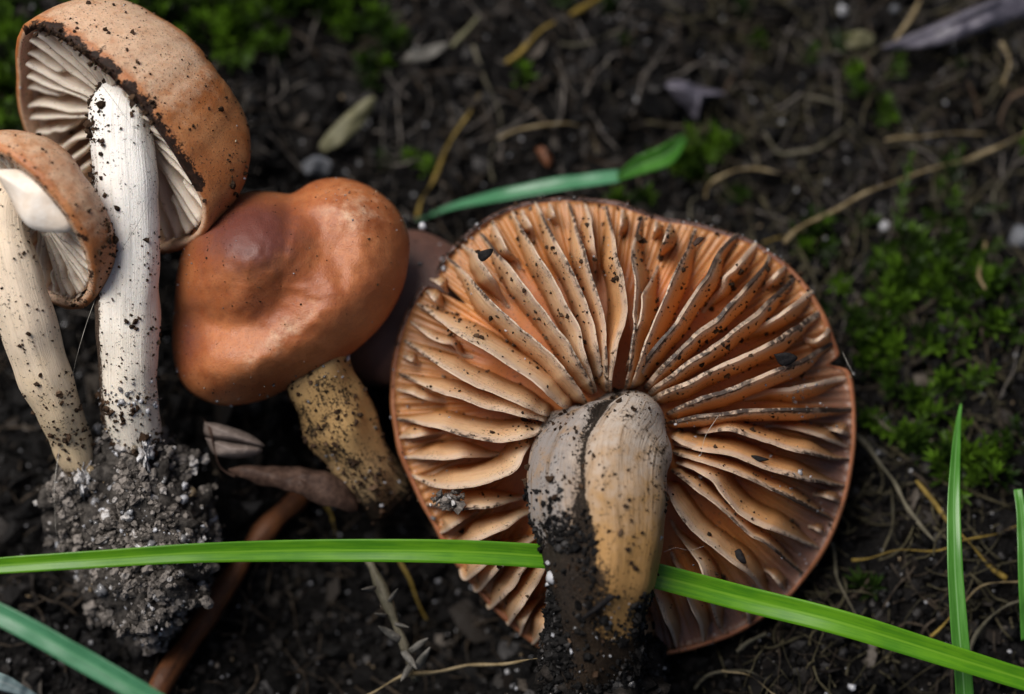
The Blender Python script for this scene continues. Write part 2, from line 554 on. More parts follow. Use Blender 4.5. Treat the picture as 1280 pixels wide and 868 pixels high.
def G(px, py, lift=0.0):
    d = DG + (434 - py) / 100 * 0.325
    for _ in range(7):
        p = P(px, py, d)
        d += (p[2] - gz(p[0], p[1]) - lift) / math.sin(PITCH)
    return P(px, py, d)


def axis(lo, hi, step, far):
    a = list(np.arange(lo, hi + 1e-6, step))
    s = step; l, h = [], []
    x0, x1 = lo, a[-1]
    while x1 < far:
        s *= 1.35
        x0 -= s; x1 += s
        l.append(x0); h.append(x1)
    return np.array(l[::-1] + a + h)


gx = axis(-8.2, 8.2, 0.045, 70)
gy = axis(-6.4, 7.2, 0.045, 70)
gv = np.array([(x, y, gz(x, y)) for x in gx for y in gy])
nx_, ny_ = len(gx), len(gy)
ii, jj = np.meshgrid(np.arange(nx_ - 1), np.arange(ny_ - 1), indexing='ij')
a_ = (ii * ny_ + jj).ravel()
gf = np.stack([a_, a_ + ny_, a_ + ny_ + 1, a_ + 1], 1)
ground = mesh_obj('ground', gv, gf, M['ground'], origin=(0, 0, 0))
tag(ground, kind='structure')


def ground_scatter(n, lift=0.0, region=(-60, -60, 1340, 930)):
    out = np.empty((n, 3))
    u = rng.random((n, 2))
    for i in range(n):
        px = region[0] + u[i, 0] * (region[2] - region[0]); py = region[1] + u[i, 1] * (region[3] - region[1])
        d = DG + (434 - py) / 100 * 0.325
        p = P(px, py, d)
        out[i] = (p[0], p[1], gz(p[0], p[1]) + lift)
    return out


pts = ground_scatter(15000)
sz = np.exp(rng.normal(-3.05, 0.55, len(pts))).clip(0.015, 0.22)
pts[:, 2] += sz * 0.3
v, f, r_ = crumbs(pts, sz)
o = mesh_obj('soil_crumbs', v, f, M['crumb'], smooth_=False, attrs={'rnd': r_})
tag(o, 'loose dark crumbs of humus covering the whole soil surface', 'soil', kind='stuff')
pts = ground_scatter(9000, 0.0, (-700, -600, 2000, 1500))
sz = np.exp(rng.normal(-2.7, 0.5, len(pts))).clip(0.02, 0.25)
pts[:, 2] += sz * 0.2
v, f, r_ = crumbs(pts, sz)
o = mesh_obj('soil_crumbs', v, f, M['crumb'], smooth_=False, attrs={'rnd': r_})
tag(o, 'coarser dark soil crumbs scattered all around the mushrooms', 'soil', kind='stuff')
pts = ground_scatter(420)
sz = np.exp(rng.normal(-1.75, 0.35, len(pts))).clip(0.08, 0.34)
pts[:, 2] -= sz * 0.15
v, f, r_ = crumbs(pts, sz, 0.16, 0.55, ICO2)
o = mesh_obj('soil_lumps', v, f, M['ground'], attrs={'rnd': r_})
tag(o, 'rough lumps of dark humus half sunk in the soil', 'soil', kind='stuff')
pts = ground_scatter(3000)
sz = np.exp(rng.normal(-4.0, 0.45, len(pts))).clip(0.008, 0.055)
pts[:, 2] += sz * 0.8 + 0.02
v, f, r_ = crumbs(pts, sz, 0.3, 0.5)
o = mesh_obj('sand_grains', v, f, M['sand'], attrs={'rnd': r_})
tag(o, 'pale glinting sand grains strewn over the dark soil', 'sand', kind='stuff')


# ------------------------------------------------------------------ reusable builders
def strand(name, pts, rad, mat, label=None, cat=None, group=None, segs=7, n=28, wob=0.0, taper=(0.8, 0.6), kind=None, parent=None):
    path = catmull(pts, n)
    if wob:
        path = path + np.array([[mnoise.noise((p[0] * 1.8, p[1] * 1.8, 5.0)), mnoise.noise((p[0] * 1.8, p[1] * 1.8, 11.0)),
                                 mnoise.noise((p[0] * 1.8, p[1] * 1.8, 17.0)) * 0.5] for p in path]) * wob
    t = np.linspace(0, 1, n)
    rr = rad * (0.62 if rad < 0.08 else 0.92) * (taper[0] + (1 - taper[0]) * smooth(0, 0.3, t)) * (1 - (1 - taper[1]) * t)
    rr = rr * np.array([1 + 0.35 * mnoise.noise((q * 9, rad * 300, pts[0][0])) + (0.5 if rad < 0.08 else 0) * math.exp(-((q - 0.55 - 0.2 * math.sin(pts[0][0] * 9)) / 0.03) ** 2) for q in t])
    v, f, l, a = tube(path, rr, segs, rough=rad * (0.6 if rad < 0.1 else 0.32), seed=rad * 91, section=(lambda tq, an: 1 - 0.35 * abs(math.sin(an + tq * 2))) if rad < 0.08 else None)
    o = mesh_obj(name, v, f, mat, parent=parent, attrs={'sl': l, 'sa': a})
    return tag(o, label, cat, group, kind)


def on_ground(pxs, lift=0.06):
    return [G(x, y, (q[0] if q else lift)) for x, y, *q in pxs]


def blade(name, pts, widths, mat, label, cat='grass blade', keel=0.35, n=60, roll=0.0, thick=0.012):
    """grass blade: pointed ribbon with a folded midrib and real thickness, broad side to the lens"""
    path = catmull(pts, n)
    tan = np.gradient(path, axis=0)
    t = np.linspace(0, 1, n)
    w = np.interp(t, np.linspace(0, 1, len(widths)), widths)
    V, BX, BL = [], [], []
    xs = np.linspace(-1, 1, 9)
    for s in (1, -1):
        for i in range(n):
            tt = nrm(tan[i])
            ro = roll * (1 if np.isscalar(roll) else 1)
            side = nrm(np.cross(tt, -FWD))
            up = nrm(np.cross(side, tt))
            side, up = side * math.cos(ro) + up * math.sin(ro), up * math.cos(ro) - side * math.sin(ro)
            for x in xs:
                h = keel * w[i] * (abs(x) ** 1.3) + s * thick * (1 - 0.7 * abs(x)) + 0.02 * mnoise.noise((i * 0.13, x * 0.4, 2.0))
                V.append(path[i] + side * x * w[i] + up * h); BX.append(x); BL.append(t[i] * n * 0.1)
    k = n * 9
    F = grid_faces(n, 9) + [tuple(reversed(q)) for q in grid_faces(n, 9, off=k)]
    for i in range(n - 1):
        for c in (0, 8):
            a, b = i * 9 + c, (i + 1) * 9 + c
            F.append((a, b, b + k, a + k) if c == 0 else (b, a, a + k, b + k))
    for i, rv in ((0, 1), (n - 1, 0)):
        for c in range(8):
            a = i * 9 + c
            F.append((a, a + k, a + k + 1, a + 1) if rv == 0 else (a, a + 1, a + k + 1, a + k))
    o = mesh_obj(name, V, F, mat, attrs={'bx': BX, 'bl': BL})
    return tag(o, label, cat)


def leaf(name, outline, mat, label, cat, thick=0.02, curl=0.05, seed=0.0, ribs=0.02, parent=None):
    """flat-ish leaf or flake from an outline of world points, domed, creased, with thickness"""
    p = catmull(list(outline) + [outline[0]], 40)[:-1]
    c = p.mean(0)
    nn = np.zeros(3)
    for i in range(len(p)):
        nn += np.cross(p[i] - c, p[(i + 1) % len(p)] - c)
    nn = nrm(nn)
    if nn @ (-FWD) < 0: nn = -nn
    K = 7
    V = []
    for s in (1, -1):
        for k in range(K):
            q = k / (K - 1) if k else 0.02
            for e in p:
                x = c + (e - c) * q
                h = curl * (1 - q * q) + ribs * mnoise.noise((x[0] * 4 + seed, x[1] * 4, x[2] * 4)) * 2 + s * thick * (1 - q ** 4 * 0.8)
                V.append(x + nn * h)
    m = len(p)
    F = grid_faces(K, m, True) + [tuple(reversed(q)) for q in grid_faces(K, m, True, off=K * m)]
    F.append(tuple(range(m))[::-1]); F.append(tuple(range(K * m, K * m + m)))
    for j in range(m):
        a, b = (K - 1) * m + j, (K - 1) * m + (j + 1) % m
        F.append((b, a, a + K * m, b + K * m))
    o = mesh_obj(name, V, F, mat, parent=parent)
    return tag(o, label, cat)


def surf_points(objs, n, keep=None, seed=1):
    """random points on the camera side of given meshes -> points, normals"""
    r = np.random.default_rng(seed)
    Ps, Ns, W = [], [], []
    for o in objs:
        base = loc_of(o)
        me = o.data
        c = np.empty(len(me.polygons) * 3); me.polygons.foreach_get('center', c)
        nn = np.empty(len(me.polygons) * 3); me.polygons.foreach_get('normal', nn)
        ar = np.empty(len(me.polygons)); me.polygons.foreach_get('area', ar)
        Ps.append(c.reshape(-1, 3) + base); Ns.append(nn.reshape(-1, 3)); W.append(ar)
    Pp, Nn, W = np.vstack(Ps), np.vstack(Ns), np.concatenate(W)
    W = W * (Nn @ (-FWD) > 0.05)
    if keep is not None:
        rel = Pp - CAM
        d = rel @ FWD
        px = 640 + rel @ RGT / d * 3000; py = 434 - rel @ UPV / d * 3000
        W = W * keep(px, py)
    W = W * np.array([max(0.04, 0.5 + 1.6 * mnoise.noise((q[0] * 2.1 + seed, q[1] * 2.1, q[2] * 2.1))) for q in Pp])
    W = W / W.sum()
    idx = r.choice(len(Pp), n, p=W)
    # jitter inside the face plane
    s = 0.04
    j = r.normal(size=(n, 3)) * s
    j -= (j * Nn[idx]).sum(1)[:, None] * Nn[idx]
    return Pp[idx] + j, Nn[idx]


def specks(parent, objs, n, mu=-4.1, sg=0.45, keep=None, seed=1, mat='speck', name='soil_specks', lo=0.006, hi=0.07, flat=0.5, tmpl=ICO1, jag=0.35):
    p, nn = surf_points(objs, n, keep, seed)
    r = np.random.default_rng(seed + 100)
    s = np.exp(r.normal(mu - 0.25, sg * 1.15, n)).clip(lo, hi)
    v, f, rr = crumbs(p + nn * s[:, None] * 0.25, s, jag, flat, tmpl, r=r)
    o = mesh_obj(name, v, f, M[mat], parent=parent, smooth_=(mat == 'sand'), attrs={'rnd': rr})
    o['kind'] = 'stuff'
    return o


# ------------------------------------------------------------------ the overturned mushroom
BC = np.array([757.0, 500.0])
RIM = [(700, 245), (760, 250), (800, 262), (830, 272), (865, 277), (900, 287), (950, 305), (1000, 345), (1030, 390), (1046, 425), (1055, 450), (1067, 475),
       (1072, 520), (1069, 580), (1058, 630), (1036, 685), (1000, 737), (960, 772), (920, 796), (870, 814), (830, 821), (790, 826),
       (740, 830), (700, 824), (668, 808), (640, 786), (600, 746), (575, 715), (550, 675), (525, 630), (505, 585), (492, 540), (487, 490), (492, 440),
       (506, 393), (526, 358), (541, 345), (550, 326), (572, 300), (610, 270), (660, 251)]
_rp = catmull(RIM + [RIM[0]], 721)[:-1]
_ra = np.arctan2(_rp[:, 1] - BC[1], _rp[:, 0] - BC[0])
_rr = np.hypot(_rp[:, 0] - BC[0], _rp[:, 1] - BC[1])
_o = np.argsort(_ra)
_ra, _rr = _ra[_o], _rr[_o]


def rim_r(an):
    an = (an + math.pi) % (2 * math.pi) - math.pi
    return np.interp(an, _ra, _rr, period=2 * math.pi)


D0 = 29.55


def rad_of(px, py):
    dx, dy = px - BC[0], py - BC[1]
    return math.hypot(dx, dy) / rim_r(math.atan2(dy, dx))


TEAR = math.atan2(352 - 500, 541 - 757)       # the split running in from the rim


def d_flesh(px, py):
    r = rad_of(px, py)
    an = math.atan2(py - BC[1], px - BC[0])
    return D0 + 0.42 * r ** 2.2 + 0.05 * math.sin(3 * an + 1) * r + 0.06 * fb(px * 0.012, py * 0.012, 4.0, 3) * r - 0.10 * (py - 500) / 300 * 0


big = thing('mushroom', 'large overturned brown mushroom showing its radiating orange gills and thick grey stem', 'mushroom', P(742, 860, 29.9))
NA, NR = 540, 30
V, GW, CU, CP, GD = [], [], [], [], []
angs = np.linspace(-math.pi, math.pi, NA, endpoint=False)
ROWS = []
for an in angs:
    R = rim_r(an)
    gap = math.exp(-((an - TEAR) / 0.02) ** 2)
    gap2 = math.exp(-((an - math.atan2(452 - 500, 1060 - 757)) / 0.02) ** 2)
    col = []
    lim = 1 - 0.20 * gap - 0.06 * gap2
    wet = smooth(0.72, 0.95, 1.0) * (0.25 + 0.75 * smooth(0.2, 0.9, math.cos(an - 0.75)))
    for k in range(NR):
        q = (k / (NR - 1)) ** 0.8 * 0.975 * lim
        px, py = BC[0] + math.cos(an) * R * q, BC[1] + math.sin(an) * R * q
        rdg = 0.035 * smooth(0.55, 0.85, q) * smooth(0.99, 0.93, q) * (math.sin(an * 150 + 3 * math.sin(an * 11)) + 0.6 * math.sin(an * 87 + 2))
        col.append((P(px, py, d_flesh(px, py) + rdg), smooth(0.70, 0.92, q) * wet, 0, 0, 0))
    # rolled rim
    dr = 29.93 + 0.05 * math.sin(3 * an + 1) + 0.06 * fb(math.cos(an) * 2, math.sin(an) * 2, 8, 3)
    px, py = BC[0] + math.cos(an) * R * lim, BC[1] + math.sin(an) * R * lim
    rim = P(px, py, dr + 0.07)
    cen = P(BC[0] + math.cos(an) * R * lim * 0.97, BC[1] + math.sin(an) * R * lim * 0.97, dr + 0.05)
    outv = nrm(rim - cen)
    for ph in (70, 35, 0, -35):
        a = math.radians(ph)
        wob = 1 + 0.25 * mnoise.noise((math.cos(an) * 6, math.sin(an) * 6, 3))
        col.append((cen + 0.085 * wob * (math.cos(a) * outv - math.sin(a) * FWD), 0.7 * wet, 0.2 + 0.8 * smooth(0.1, 0.9, -math.sin(an + 0.2)), 0,
                    0.55 * smooth(0.2, 0.9, math.sin(-an - 0.4))))
    for k in range(1, 13):
        q = 1 - k / 12.0
        px, py = BC[0] + math.cos(an) * R * q * 0.985 * lim, BC[1] + math.sin(an) * R * q * 0.985 * lim
        col.append((P(px, py, dr + 0.14 + 1.0 * (1 - q ** 2.4)), 0, 0.1, 0, 0))
    ROWS.append(col)
NC = len(ROWS[0])
V = np.array([[c[0] for c in col] for col in ROWS]).reshape(-1, 3)
AT = {nm: np.array([[c[i] for c in col] for col in ROWS]).ravel() for nm, i in (('gw', 1), ('cu', 2), ('cp', 3), ('gd', 4))}
AT['gr'] = np.tile(np.r_[[smooth(0.55, 0.9, (k / (NR - 1)) ** 0.8) for k in range(NR)], np.ones(NC - NR)], NA)
F = []
for i in range(NA):
    i2 = (i + 1) % NA
    for j in range(NC - 1):
        F.append((i * NC + j, i * NC + j + 1, i2 * NC + j + 1, i2 * NC + j))
bigcap = mesh_obj('cap', V, F, M['flesh'], parent=big, attrs=AT)
bigcap.data.materials.append(M['back'])
for pl in bigcap.data.polygons:
    j = min((vi % NC) for vi in pl.vertices)
    pl.material_index = 1 if j >= NR - 1 else 0

# gills traced one by one: free edge from rim to stem, lean of the face (px, + = base lies to the right of the inward run), dirt, height
GILLS = [
    ([(559, 322), (573, 332), (595, 356), (620, 383), (645, 404), (672, 428), (700, 455), (724, 489), (734, 506)], -24, .7, 1),
    ([(580, 310), (594, 318), (606, 332), (618, 352), (630, 374), (637, 386)], -20, .5, .8),
    ([(600, 291), (610, 303), (626, 320), (650, 350), (676, 384), (705, 423), (724, 452), (737, 475), (743, 492)], -22, .8, 1),
    ([(613, 277), (624, 294), (634, 312), (645, 326), (649, 338)], -13, .2, .55),
    ([(641, 262), (649, 281), (670, 314), (691, 346), (711, 386), (724, 412), (740, 470), (746, 490)], -22, .6, 1),
    ([(653, 262), (660, 274), (667, 288), (668, 302)], -10, .2, .45),
    ([(669, 251), (687, 287), (708, 326), (722, 354), (736, 390), (743, 412), (749, 445), (752, 480)], -20, .75, 1),
    ([(688, 253), (694, 268), (700, 283)], -8, .2, .4),
    ([(709, 252), (724, 292), (736, 337), (752, 388), (757, 415), (759, 468), (760, 490)], -19, .75, 1),
    ([(732, 254), (740, 276), (743, 316), (746, 360)], -14, .3, .75),
    ([(760, 262), (767, 297), (775, 331), (783, 368), (782, 400), (773, 428), (765, 469), (764, 490)], -24, .7, 1.05),
    ([(778, 266), (776, 282), (773, 299)], 7, .3, .4),
    ([(800, 278), (790, 309), (790, 330), (794, 352), (791, 390), (792, 413), (785, 466), (780, 488)], 17, .9, .95),
    ([(822, 276), (819, 290), (816, 301)], 7, .2, .4),
    ([(839, 279), (832, 301), (823, 325)], 13, .6, .75),
    ([(823, 331), (813, 350), (803, 368), (803, 380), (798, 405), (788, 440), (781, 464)], 17, .7, .9),
    ([(868, 290), (857, 314), (836, 357), (823, 392), (807, 430), (794, 466), (788, 486)], 20, .7, 1),
    ([(922, 291), (908, 306), (893, 325), (881, 349), (860, 381), (839, 411), (812, 442), (796, 476)], 15, 1.0, 1),
    ([(945, 303), (932, 318), (917, 336), (906, 347), (903, 362), (885, 382), (878, 391)], 11, .3, .6),
    ([(966, 315), (957, 330), (936, 355), (900, 394), (870, 418), (843, 444), (815, 474), (806, 486)], 13, .9, 1),
    ([(985, 333), (966, 345), (951, 361)], 10, .3, .45),
    ([(995, 347), (972, 367), (946, 391), (912, 418), (895, 432), (858, 456), (824, 480), (810, 492)], 13, .8, 1),
    ([(1016, 363), (998, 377), (972, 394), (944, 412), (917, 430)], 13, .3, .65),
    ([(1028, 388), (998, 408), (960, 431), (919, 450), (884, 466), (855, 480), (826, 493), (815, 500)], 14, .7, 1),
    ([(1039, 410), (1022, 424), (1004, 424)], 9, .2, .4),
    ([(1042, 428), (1025, 437), (998, 453), (960, 468), (912, 487), (865, 503), (832, 517)], 15, .9, 1),
    ([(1030, 478), (1000, 484), (955, 492), (920, 497)], 14, .3, .5),
    ([(1066, 510), (1041, 512), (984, 512), (920, 515), (865, 522), (834, 529)], 9, 1.0, 1),
    ([(1063, 545), (1046, 540), (1030, 532)], -13, .2, .4),
    ([(1038, 552), (1022, 544), (985, 534), (955, 531)], -11, .2, .5),
    ([(1063, 575), (1026, 571), (983, 561), (956, 553), (931, 544), (905, 539), (870, 541)], -15, .8, 1),
    ([(925, 548), (905, 560), (880, 562), (855, 556), (838, 546)], -16, .2, .8),
    ([(1058, 608), (1029, 604), (998, 598), (955, 585), (917, 571), (890, 567), (842, 556)], -22, .7, 1),
    ([(1053, 628), (1038, 622), (1016, 617)], -9, .2, .4),
    ([(1043, 651), (1016, 638), (988, 623), (957, 609), (922, 593), (877, 577), (840, 566)], -12, 1.0, 1),
    ([(1031, 668), (1020, 663), (1010, 658)], -8, .2, .3),
    ([(1014, 681), (995, 675), (964, 662), (940, 652), (919, 638), (901, 617), (890, 602), (872, 590), (845, 578)], -28, .5, 1),
    ([(999, 714), (981, 700), (957, 681), (936, 668), (912, 647), (886, 624), (860, 604), (838, 588)], -12, .9, 1),
    ([(982, 740), (965, 721), (951, 711)], -10, .2, .4),
    ([(962, 748), (942, 723), (918, 706), (894, 688), (871, 669), (849, 645), (836, 618), (828, 604)], -27, .6, 1),
    ([(938, 782), (930, 760), (918, 742)], -10, .3, .5),
    ([(904, 792), (893, 765), (884, 738), (874, 708), (858, 680), (838, 650)], -22, .6, 1),
    ([(879, 806), (873, 780), (862, 752), (850, 720), (838, 690)], -17, .4, .85),
    ([(846, 812), (838, 790), (826, 762), (817, 735), (812, 700)], -18, .7, .9),
    ([(808, 815), (800, 790), (793, 762), (790, 740)], -18, .5, .8),
    ([(537, 348), (548, 358), (559, 368)], 13, .4, .4),
    ([(532, 364), (543, 374), (556, 385)], 10, .2, .45),
    ([(527, 384), (553, 404), (577, 421), (622, 449), (661, 473), (688, 496), (714, 516)], 26, .5, 1.05),
    ([(513, 402), (535, 420), (549, 428), (566, 432), (577, 444), (592, 447)], 9, .2, .5),
    ([(505, 425), (515, 433), (537, 449), (573, 472), (613, 490), (663, 512), (692, 522)], 23, .6, 1),
    ([(502, 447), (514, 453), (526, 457)], 10, .2, .35),
    ([(498, 468), (532, 484), (566, 496), (608, 510), (662, 522), (690, 530)], 22, .7, .95),
    ([(496, 486), (518, 496), (534, 501), (562, 502)], 11, .2, .45),
    ([(495, 523), (520, 528), (554, 538), (587, 547), (627, 552), (665, 546), (684, 530)], 28, .8, 1.05),
    ([(497, 549), (528, 547), (555, 541)], 16, .1, .5),
    ([(504, 572), (549, 575), (591, 573), (620, 569), (636, 566)], 24, .4, .85),
    ([(514, 594), (540, 608), (577, 610), (618, 602), (644, 588), (655, 566), (668, 550)], 30, .5, 1.1),
    ([(530, 630), (560, 639), (591, 636), (636, 629), (670, 619)], 25, .8, 1),
    ([(548, 668), (562, 663), (577, 651), (598, 638)], 18, .2, .7),
    ([(560, 686), (590, 679), (625, 664), (653, 647), (678, 636)], 26, .3, 1),
    ([(575, 712), (583, 724), (609, 706), (632, 688), (660, 671)], 22, .3, .85),
    ([(590, 733), (598, 738), (628, 707), (650, 687), (680, 662)], 21, .3, .9),
    ([(608, 757), (613, 760), (640, 735), (655, 711), (684, 680)], 22, .5, .9),
    ([(632, 779), (639, 780), (671, 731), (683, 711), (694, 688)], 24, .4, 1),
    ([(651, 796), (664, 766), (676, 742)], 14, .1, .6),
    ([(664, 806), (672, 800), (689, 783), (697, 767), (708, 735)], 26, .3, 1),
]
gill_objs = []
TROW = [0.0, 0.06, 0.13, 0.3, 0.5, 0.75, 1.0]


def make_gill(pxpts, lean, dirt, hgt, seed, parent):
    q0, q1 = np.array(pxpts[0], float), np.array(pxpts[1], float)
    an0 = math.atan2(q0[1] - BC[1], q0[0] - BC[0])
    ext = BC + np.array([math.cos(an0), math.sin(an0)]) * rim_r(an0) * 0.972
    dirn = (q0 - q1) / np.linalg.norm(q0 - q1)
    if rad_of(*q0) > 0.8 and rad_of(*q0) < 0.955:
        pxpts = [tuple(0.5 * (ext + q0 + dirn * np.linalg.norm(ext - q0)))] + list(pxpts)
    e = catmull(pxpts, max(16, int(6 + len(pxpts) * 6)))
    n = len(e)
    s = np.r_[0, np.cumsum(np.linalg.norm(np.diff(e, axis=0), axis=1))]
    L = s[-1]; s = s / L
    longg = rad_of(*pxpts[-1]) < 0.47
    H = 0.86 * hgt
    wide = smooth(860, 960, pxpts[0][0]) * smooth(600, 480, pxpts[0][1])
    tan = np.gradient(e, axis=0); tan /= np.linalg.norm(tan, axis=1)[:, None]
    perp = np.stack([-tan[:, 1], tan[:, 0]], 1)
    verts, gt, gd, gw, go = [], [], [], [], []
    for side in (1, -1):
        for i in range(n):
            g = max(0.02, smooth(-0.03, 0.34, s[i]) * ((1 - 0.3 * smooth(0.8, .95, s[i]) - 0.5 * smooth(0.94, 1.0, s[i])) if longg else (1 - 0.97 * smooth(0.5, 1.0, s[i]))))
            h = H * g
            wav = (0.9 if longg else 2.8) * mnoise.noise((s[i] * L * 0.03, seed * 3.7, 0.5)) + 0.7 * mnoise.noise((s[i] * L * 0.11, seed * 3.7, 4.5))
            ed = e[i] + perp[i] * wav
            b = ed - perp[i] * lean * g * 0.86
            rb = rad_of(b[0], b[1])
            if rb > 0.965: b = BC + (b - BC) * 0.965 / rb
            dE = d_flesh(ed[0], ed[1]) - h
            dB = d_flesh(b[0], b[1]) + 0.05
            pe, pb = P(ed[0], ed[1], dE), P(b[0], b[1], dB)
            tw = nrm(P(ed[0] + tan[i, 0], ed[1] + tan[i, 1], dE) - pe)
            nn = nrm(np.cross(tw, pb - pe))
            rr = rad_of(ed[0], ed[1])
            for k, t in enumerate(TROW):
                half = (0.009 + 0.014 * wide + 0.010 * min(t / 0.13, 1) + 0.014 * t) * (1 + 0.25 * mnoise.noise((s[i] * 5, t * 2, seed)))
                if i in (0, n - 1): half *= 0.35
                bow = 0.06 * math.sin(math.pi * t) * h * (1 if lean > 0 else -1)
                p = pe * (1 - t) + pb * t + nn * (side * half + bow)
                p = p + nn * 0.02 * mnoise.noise((p[0] * 3, p[1] * 3, seed))
                verts.append(p); gt.append(t)
                go.append(min(1, 0.15 + 0.85 * smooth(-0.1, 0.7, math.cos(math.atan2(ed[1] - 500, ed[0] - 757) + 0.35)) + 0.3 * smooth(.6, .9, rr)))  # backlit orange glow of the right-hand gills painted into their colour
                gd.append(dirt * (1 - smooth(0.0, 0.22, t)) * (0.75 + 0.35 * smooth(0.5, 0.0, s[i])))
                gw.append(0.85 * smooth(0.74, 0.97, rr) * (0.3 + 0.7 * smooth(0.2, 0.9, math.cos(math.atan2(ed[1] - 500, ed[0] - 757) - 0.75))))
    K = len(TROW)
    m = n * K
    F = [tuple(reversed(q)) for q in grid_faces(n, K)] + grid_faces(n, K, off=m)
    for i in range(n - 1):
        a, b_ = i * K, (i + 1) * K
        F.append((a, b_, b_ + m, a + m))
    for k in range(K - 1):
        F.append((k, k + m, k + m + 1, k + 1)); q = (n - 1) * K + k
        F.append((q, q + 1, q + 1 + m, q + m))
    gsl = np.tile(np.repeat(s * L * 0.01, K), 2) + seed
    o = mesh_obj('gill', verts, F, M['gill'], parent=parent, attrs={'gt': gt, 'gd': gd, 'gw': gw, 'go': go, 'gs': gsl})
    o.data.set_sharp_from_angle(angle=math.radians(48))
    return o


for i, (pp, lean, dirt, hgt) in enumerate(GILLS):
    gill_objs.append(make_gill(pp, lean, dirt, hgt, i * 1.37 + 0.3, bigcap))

# stem with its long groove
spx = [(764, 538, 29.95, .66), (761, 548, 29.45, .74), (756, 562, 29.05, .81), (751, 585, 28.78, .84), (751, 625, 28.55, .82), (754, 670, 28.42, .71),
       (753, 715, 28.35, .61), (747, 760, 28.45, .56), (743, 810, 28.7, .60), (741, 860, 29.2, .62)]
path = catmull([P(a, b, d) for a, b, d, r in spx], 70)
rads = np.interp(np.linspace(0, 1, 70), np.linspace(0, 1, len(spx)), [r for *_, r in spx])


def groove(t, an):
    # angle pi/2 faces the lens; the groove lies left of the middle
    c = math.exp(-((an - gang) / 0.13) ** 2) * smooth(0.10, 0.24, t) * (1 - smooth(0.45, 0.72, t))
    c2 = 0.3 * math.exp(-((an - 1.2) / 0.2) ** 2) * smooth(0.3, 0.5, t)
    lobe = 0.05 * math.sin(3 * an + t * 4) + 0.03 * math.sin(7 * an + 1 + 3 * t)
    lob = 0.36 * math.exp(-((an - 0.62) / 0.62) ** 2) * (1 - smooth(0.12, 0.42, t)) + 0.10 * math.exp(-((an - 2.6) / 0.5) ** 2) * (1 - smooth(0.1, 0.3, t))
    return 1 - lob - 0.15 * c - 0.05 * c2 + lobe * 0.7


tt = nrm(path[30] - path[20]); side_ = nrm(np.cross(tt, -FWD))
gang = math.pi / 2 + (0.36 if side_ @ RGT > 0 else -0.36)
v, f, l, a = tube(path, rads, 72, section=groove, rough=0.05)
side_sign = 1 if side_ @ RGT > 0 else -1
lat = np.cos(a) * side_sign                      # -1 left, +1 right
sd = 0.8 * smooth(0.42, 0.62, l) * smooth(0.45, -0.75, lat) + 0.95 * smooth(0.70, 0.84, l) + 0.62 * np.exp(-((a - gang) / 0.12) ** 2) * (1 - smooth(0.5, 0.7, l)) * smooth(0.05, 0.12, l)
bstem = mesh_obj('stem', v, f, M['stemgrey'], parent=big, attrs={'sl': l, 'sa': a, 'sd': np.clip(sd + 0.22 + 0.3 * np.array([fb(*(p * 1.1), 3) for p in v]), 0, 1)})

specks(bigcap, gill_objs, 900, -4.15, 0.5, seed=3)
specks(bigcap, gill_objs, 420, -3.75, 0.45, keep=lambda x, y: ((y < 470) & (x < 1010)) * 1.0, seed=4)
specks(bigcap, gill_objs + [bigcap], 330, -4.1, 0.4, keep=lambda x, y: 0.03 + 1.0 * (np.hypot(x - 1030, y - 500) < 45) + .6 * (np.hypot(x - 1000, y - 700) < 25) + .5 * (np.hypot(x - 1000, y - 620) < 30), seed=5, mat='sand', name='sand_grains')
rimk = lambda x, y: 1.0 * (np.array([rad_of(p, q) for p, q in zip(x, y)]) > 0.955) * (0.2 + (y < 360))
specks(bigcap, [bigcap], 260, -4.0, 0.4, keep=rimk, seed=6)
specks(bigcap, [bigcap], 90, -4.0, 0.35, keep=rimk, seed=7, mat='sand', name='sand_grains')
specks(bstem, [bstem], 420, -4.1, 0.5, seed=8)
specks(bstem, [bstem], 2600, -3.55, 0.5, keep=lambda x, y: 1.0 * (y > 742) + 0.9 * ((x < 742) & (y > 650)) + 0.8 * ((x < 715 - (720 - y) * 0.12) & (y > 610)) + 0.15 * ((abs(x - 728) < 10) & (y > 500) & (y < 640)), seed=9, mat='crumb')
specks(bstem, [bstem], 110, -3.8, 0.4, keep=lambda x, y: 1.0 * (y > 735) + 0.7 * ((x < 705) & (y > 600)), seed=10, mat='sand', name='sand_grains')


def flake(pxpts, d, mat, label, name='soil_flake', thick=0.03):
    return leaf(name, [P(x, y, d) for x, y in pxpts], M[mat], label, 'soil flake', thick * 0.5, 0.0, ribs=0.02)


flake([(967, 443), (985, 441), (997, 448), (984, 457), (975, 456)], 28.98, 'black', 'black leaf-shaped flake lying between the right-hand orange gills')
flake([(597, 315), (615, 311), (614, 319), (604, 327), (598, 323)], 29.0, 'black', 'square black crumb on the gills beside the split in the rim')
flake([(939, 569), (948, 570), (961, 575), (940, 578)], 28.98, 'black', 'black triangular flake on a gill right of the grey stem')
flake([(918, 689), (926, 687), (933, 704), (922, 701)], 29.03, 'black', 'black oblong flake on the gills just above the grass blade')
flake([(866, 304), (872, 297), (880, 298), (874, 305), (868, 308)], 29.1, 'leafdark', 'brown crumb stuck near the gill ends under the upper rim', 'soil_flake', 0.05)
for (x, y, d, s, lb) in ((821, 673, 28.35, .075, 'round translucent sand grain on the right side of the grey stem'),
                         (692, 722, 28.2, .10, 'large angular white sand grain below the blade beside the grey stem'),
                         (693, 793, 28.3, .05, 'small bluish sand grain in the soil under the gills at the stem foot')):
    v, f, r_ = crumbs([P(x, y, d)], [s], 0.12, 0.2, ICO2)
    tag(mesh_obj('sand_grain', v, f, M['sand'], attrs={'rnd': r_ * 0 + .9}), lb, 'sand grain')
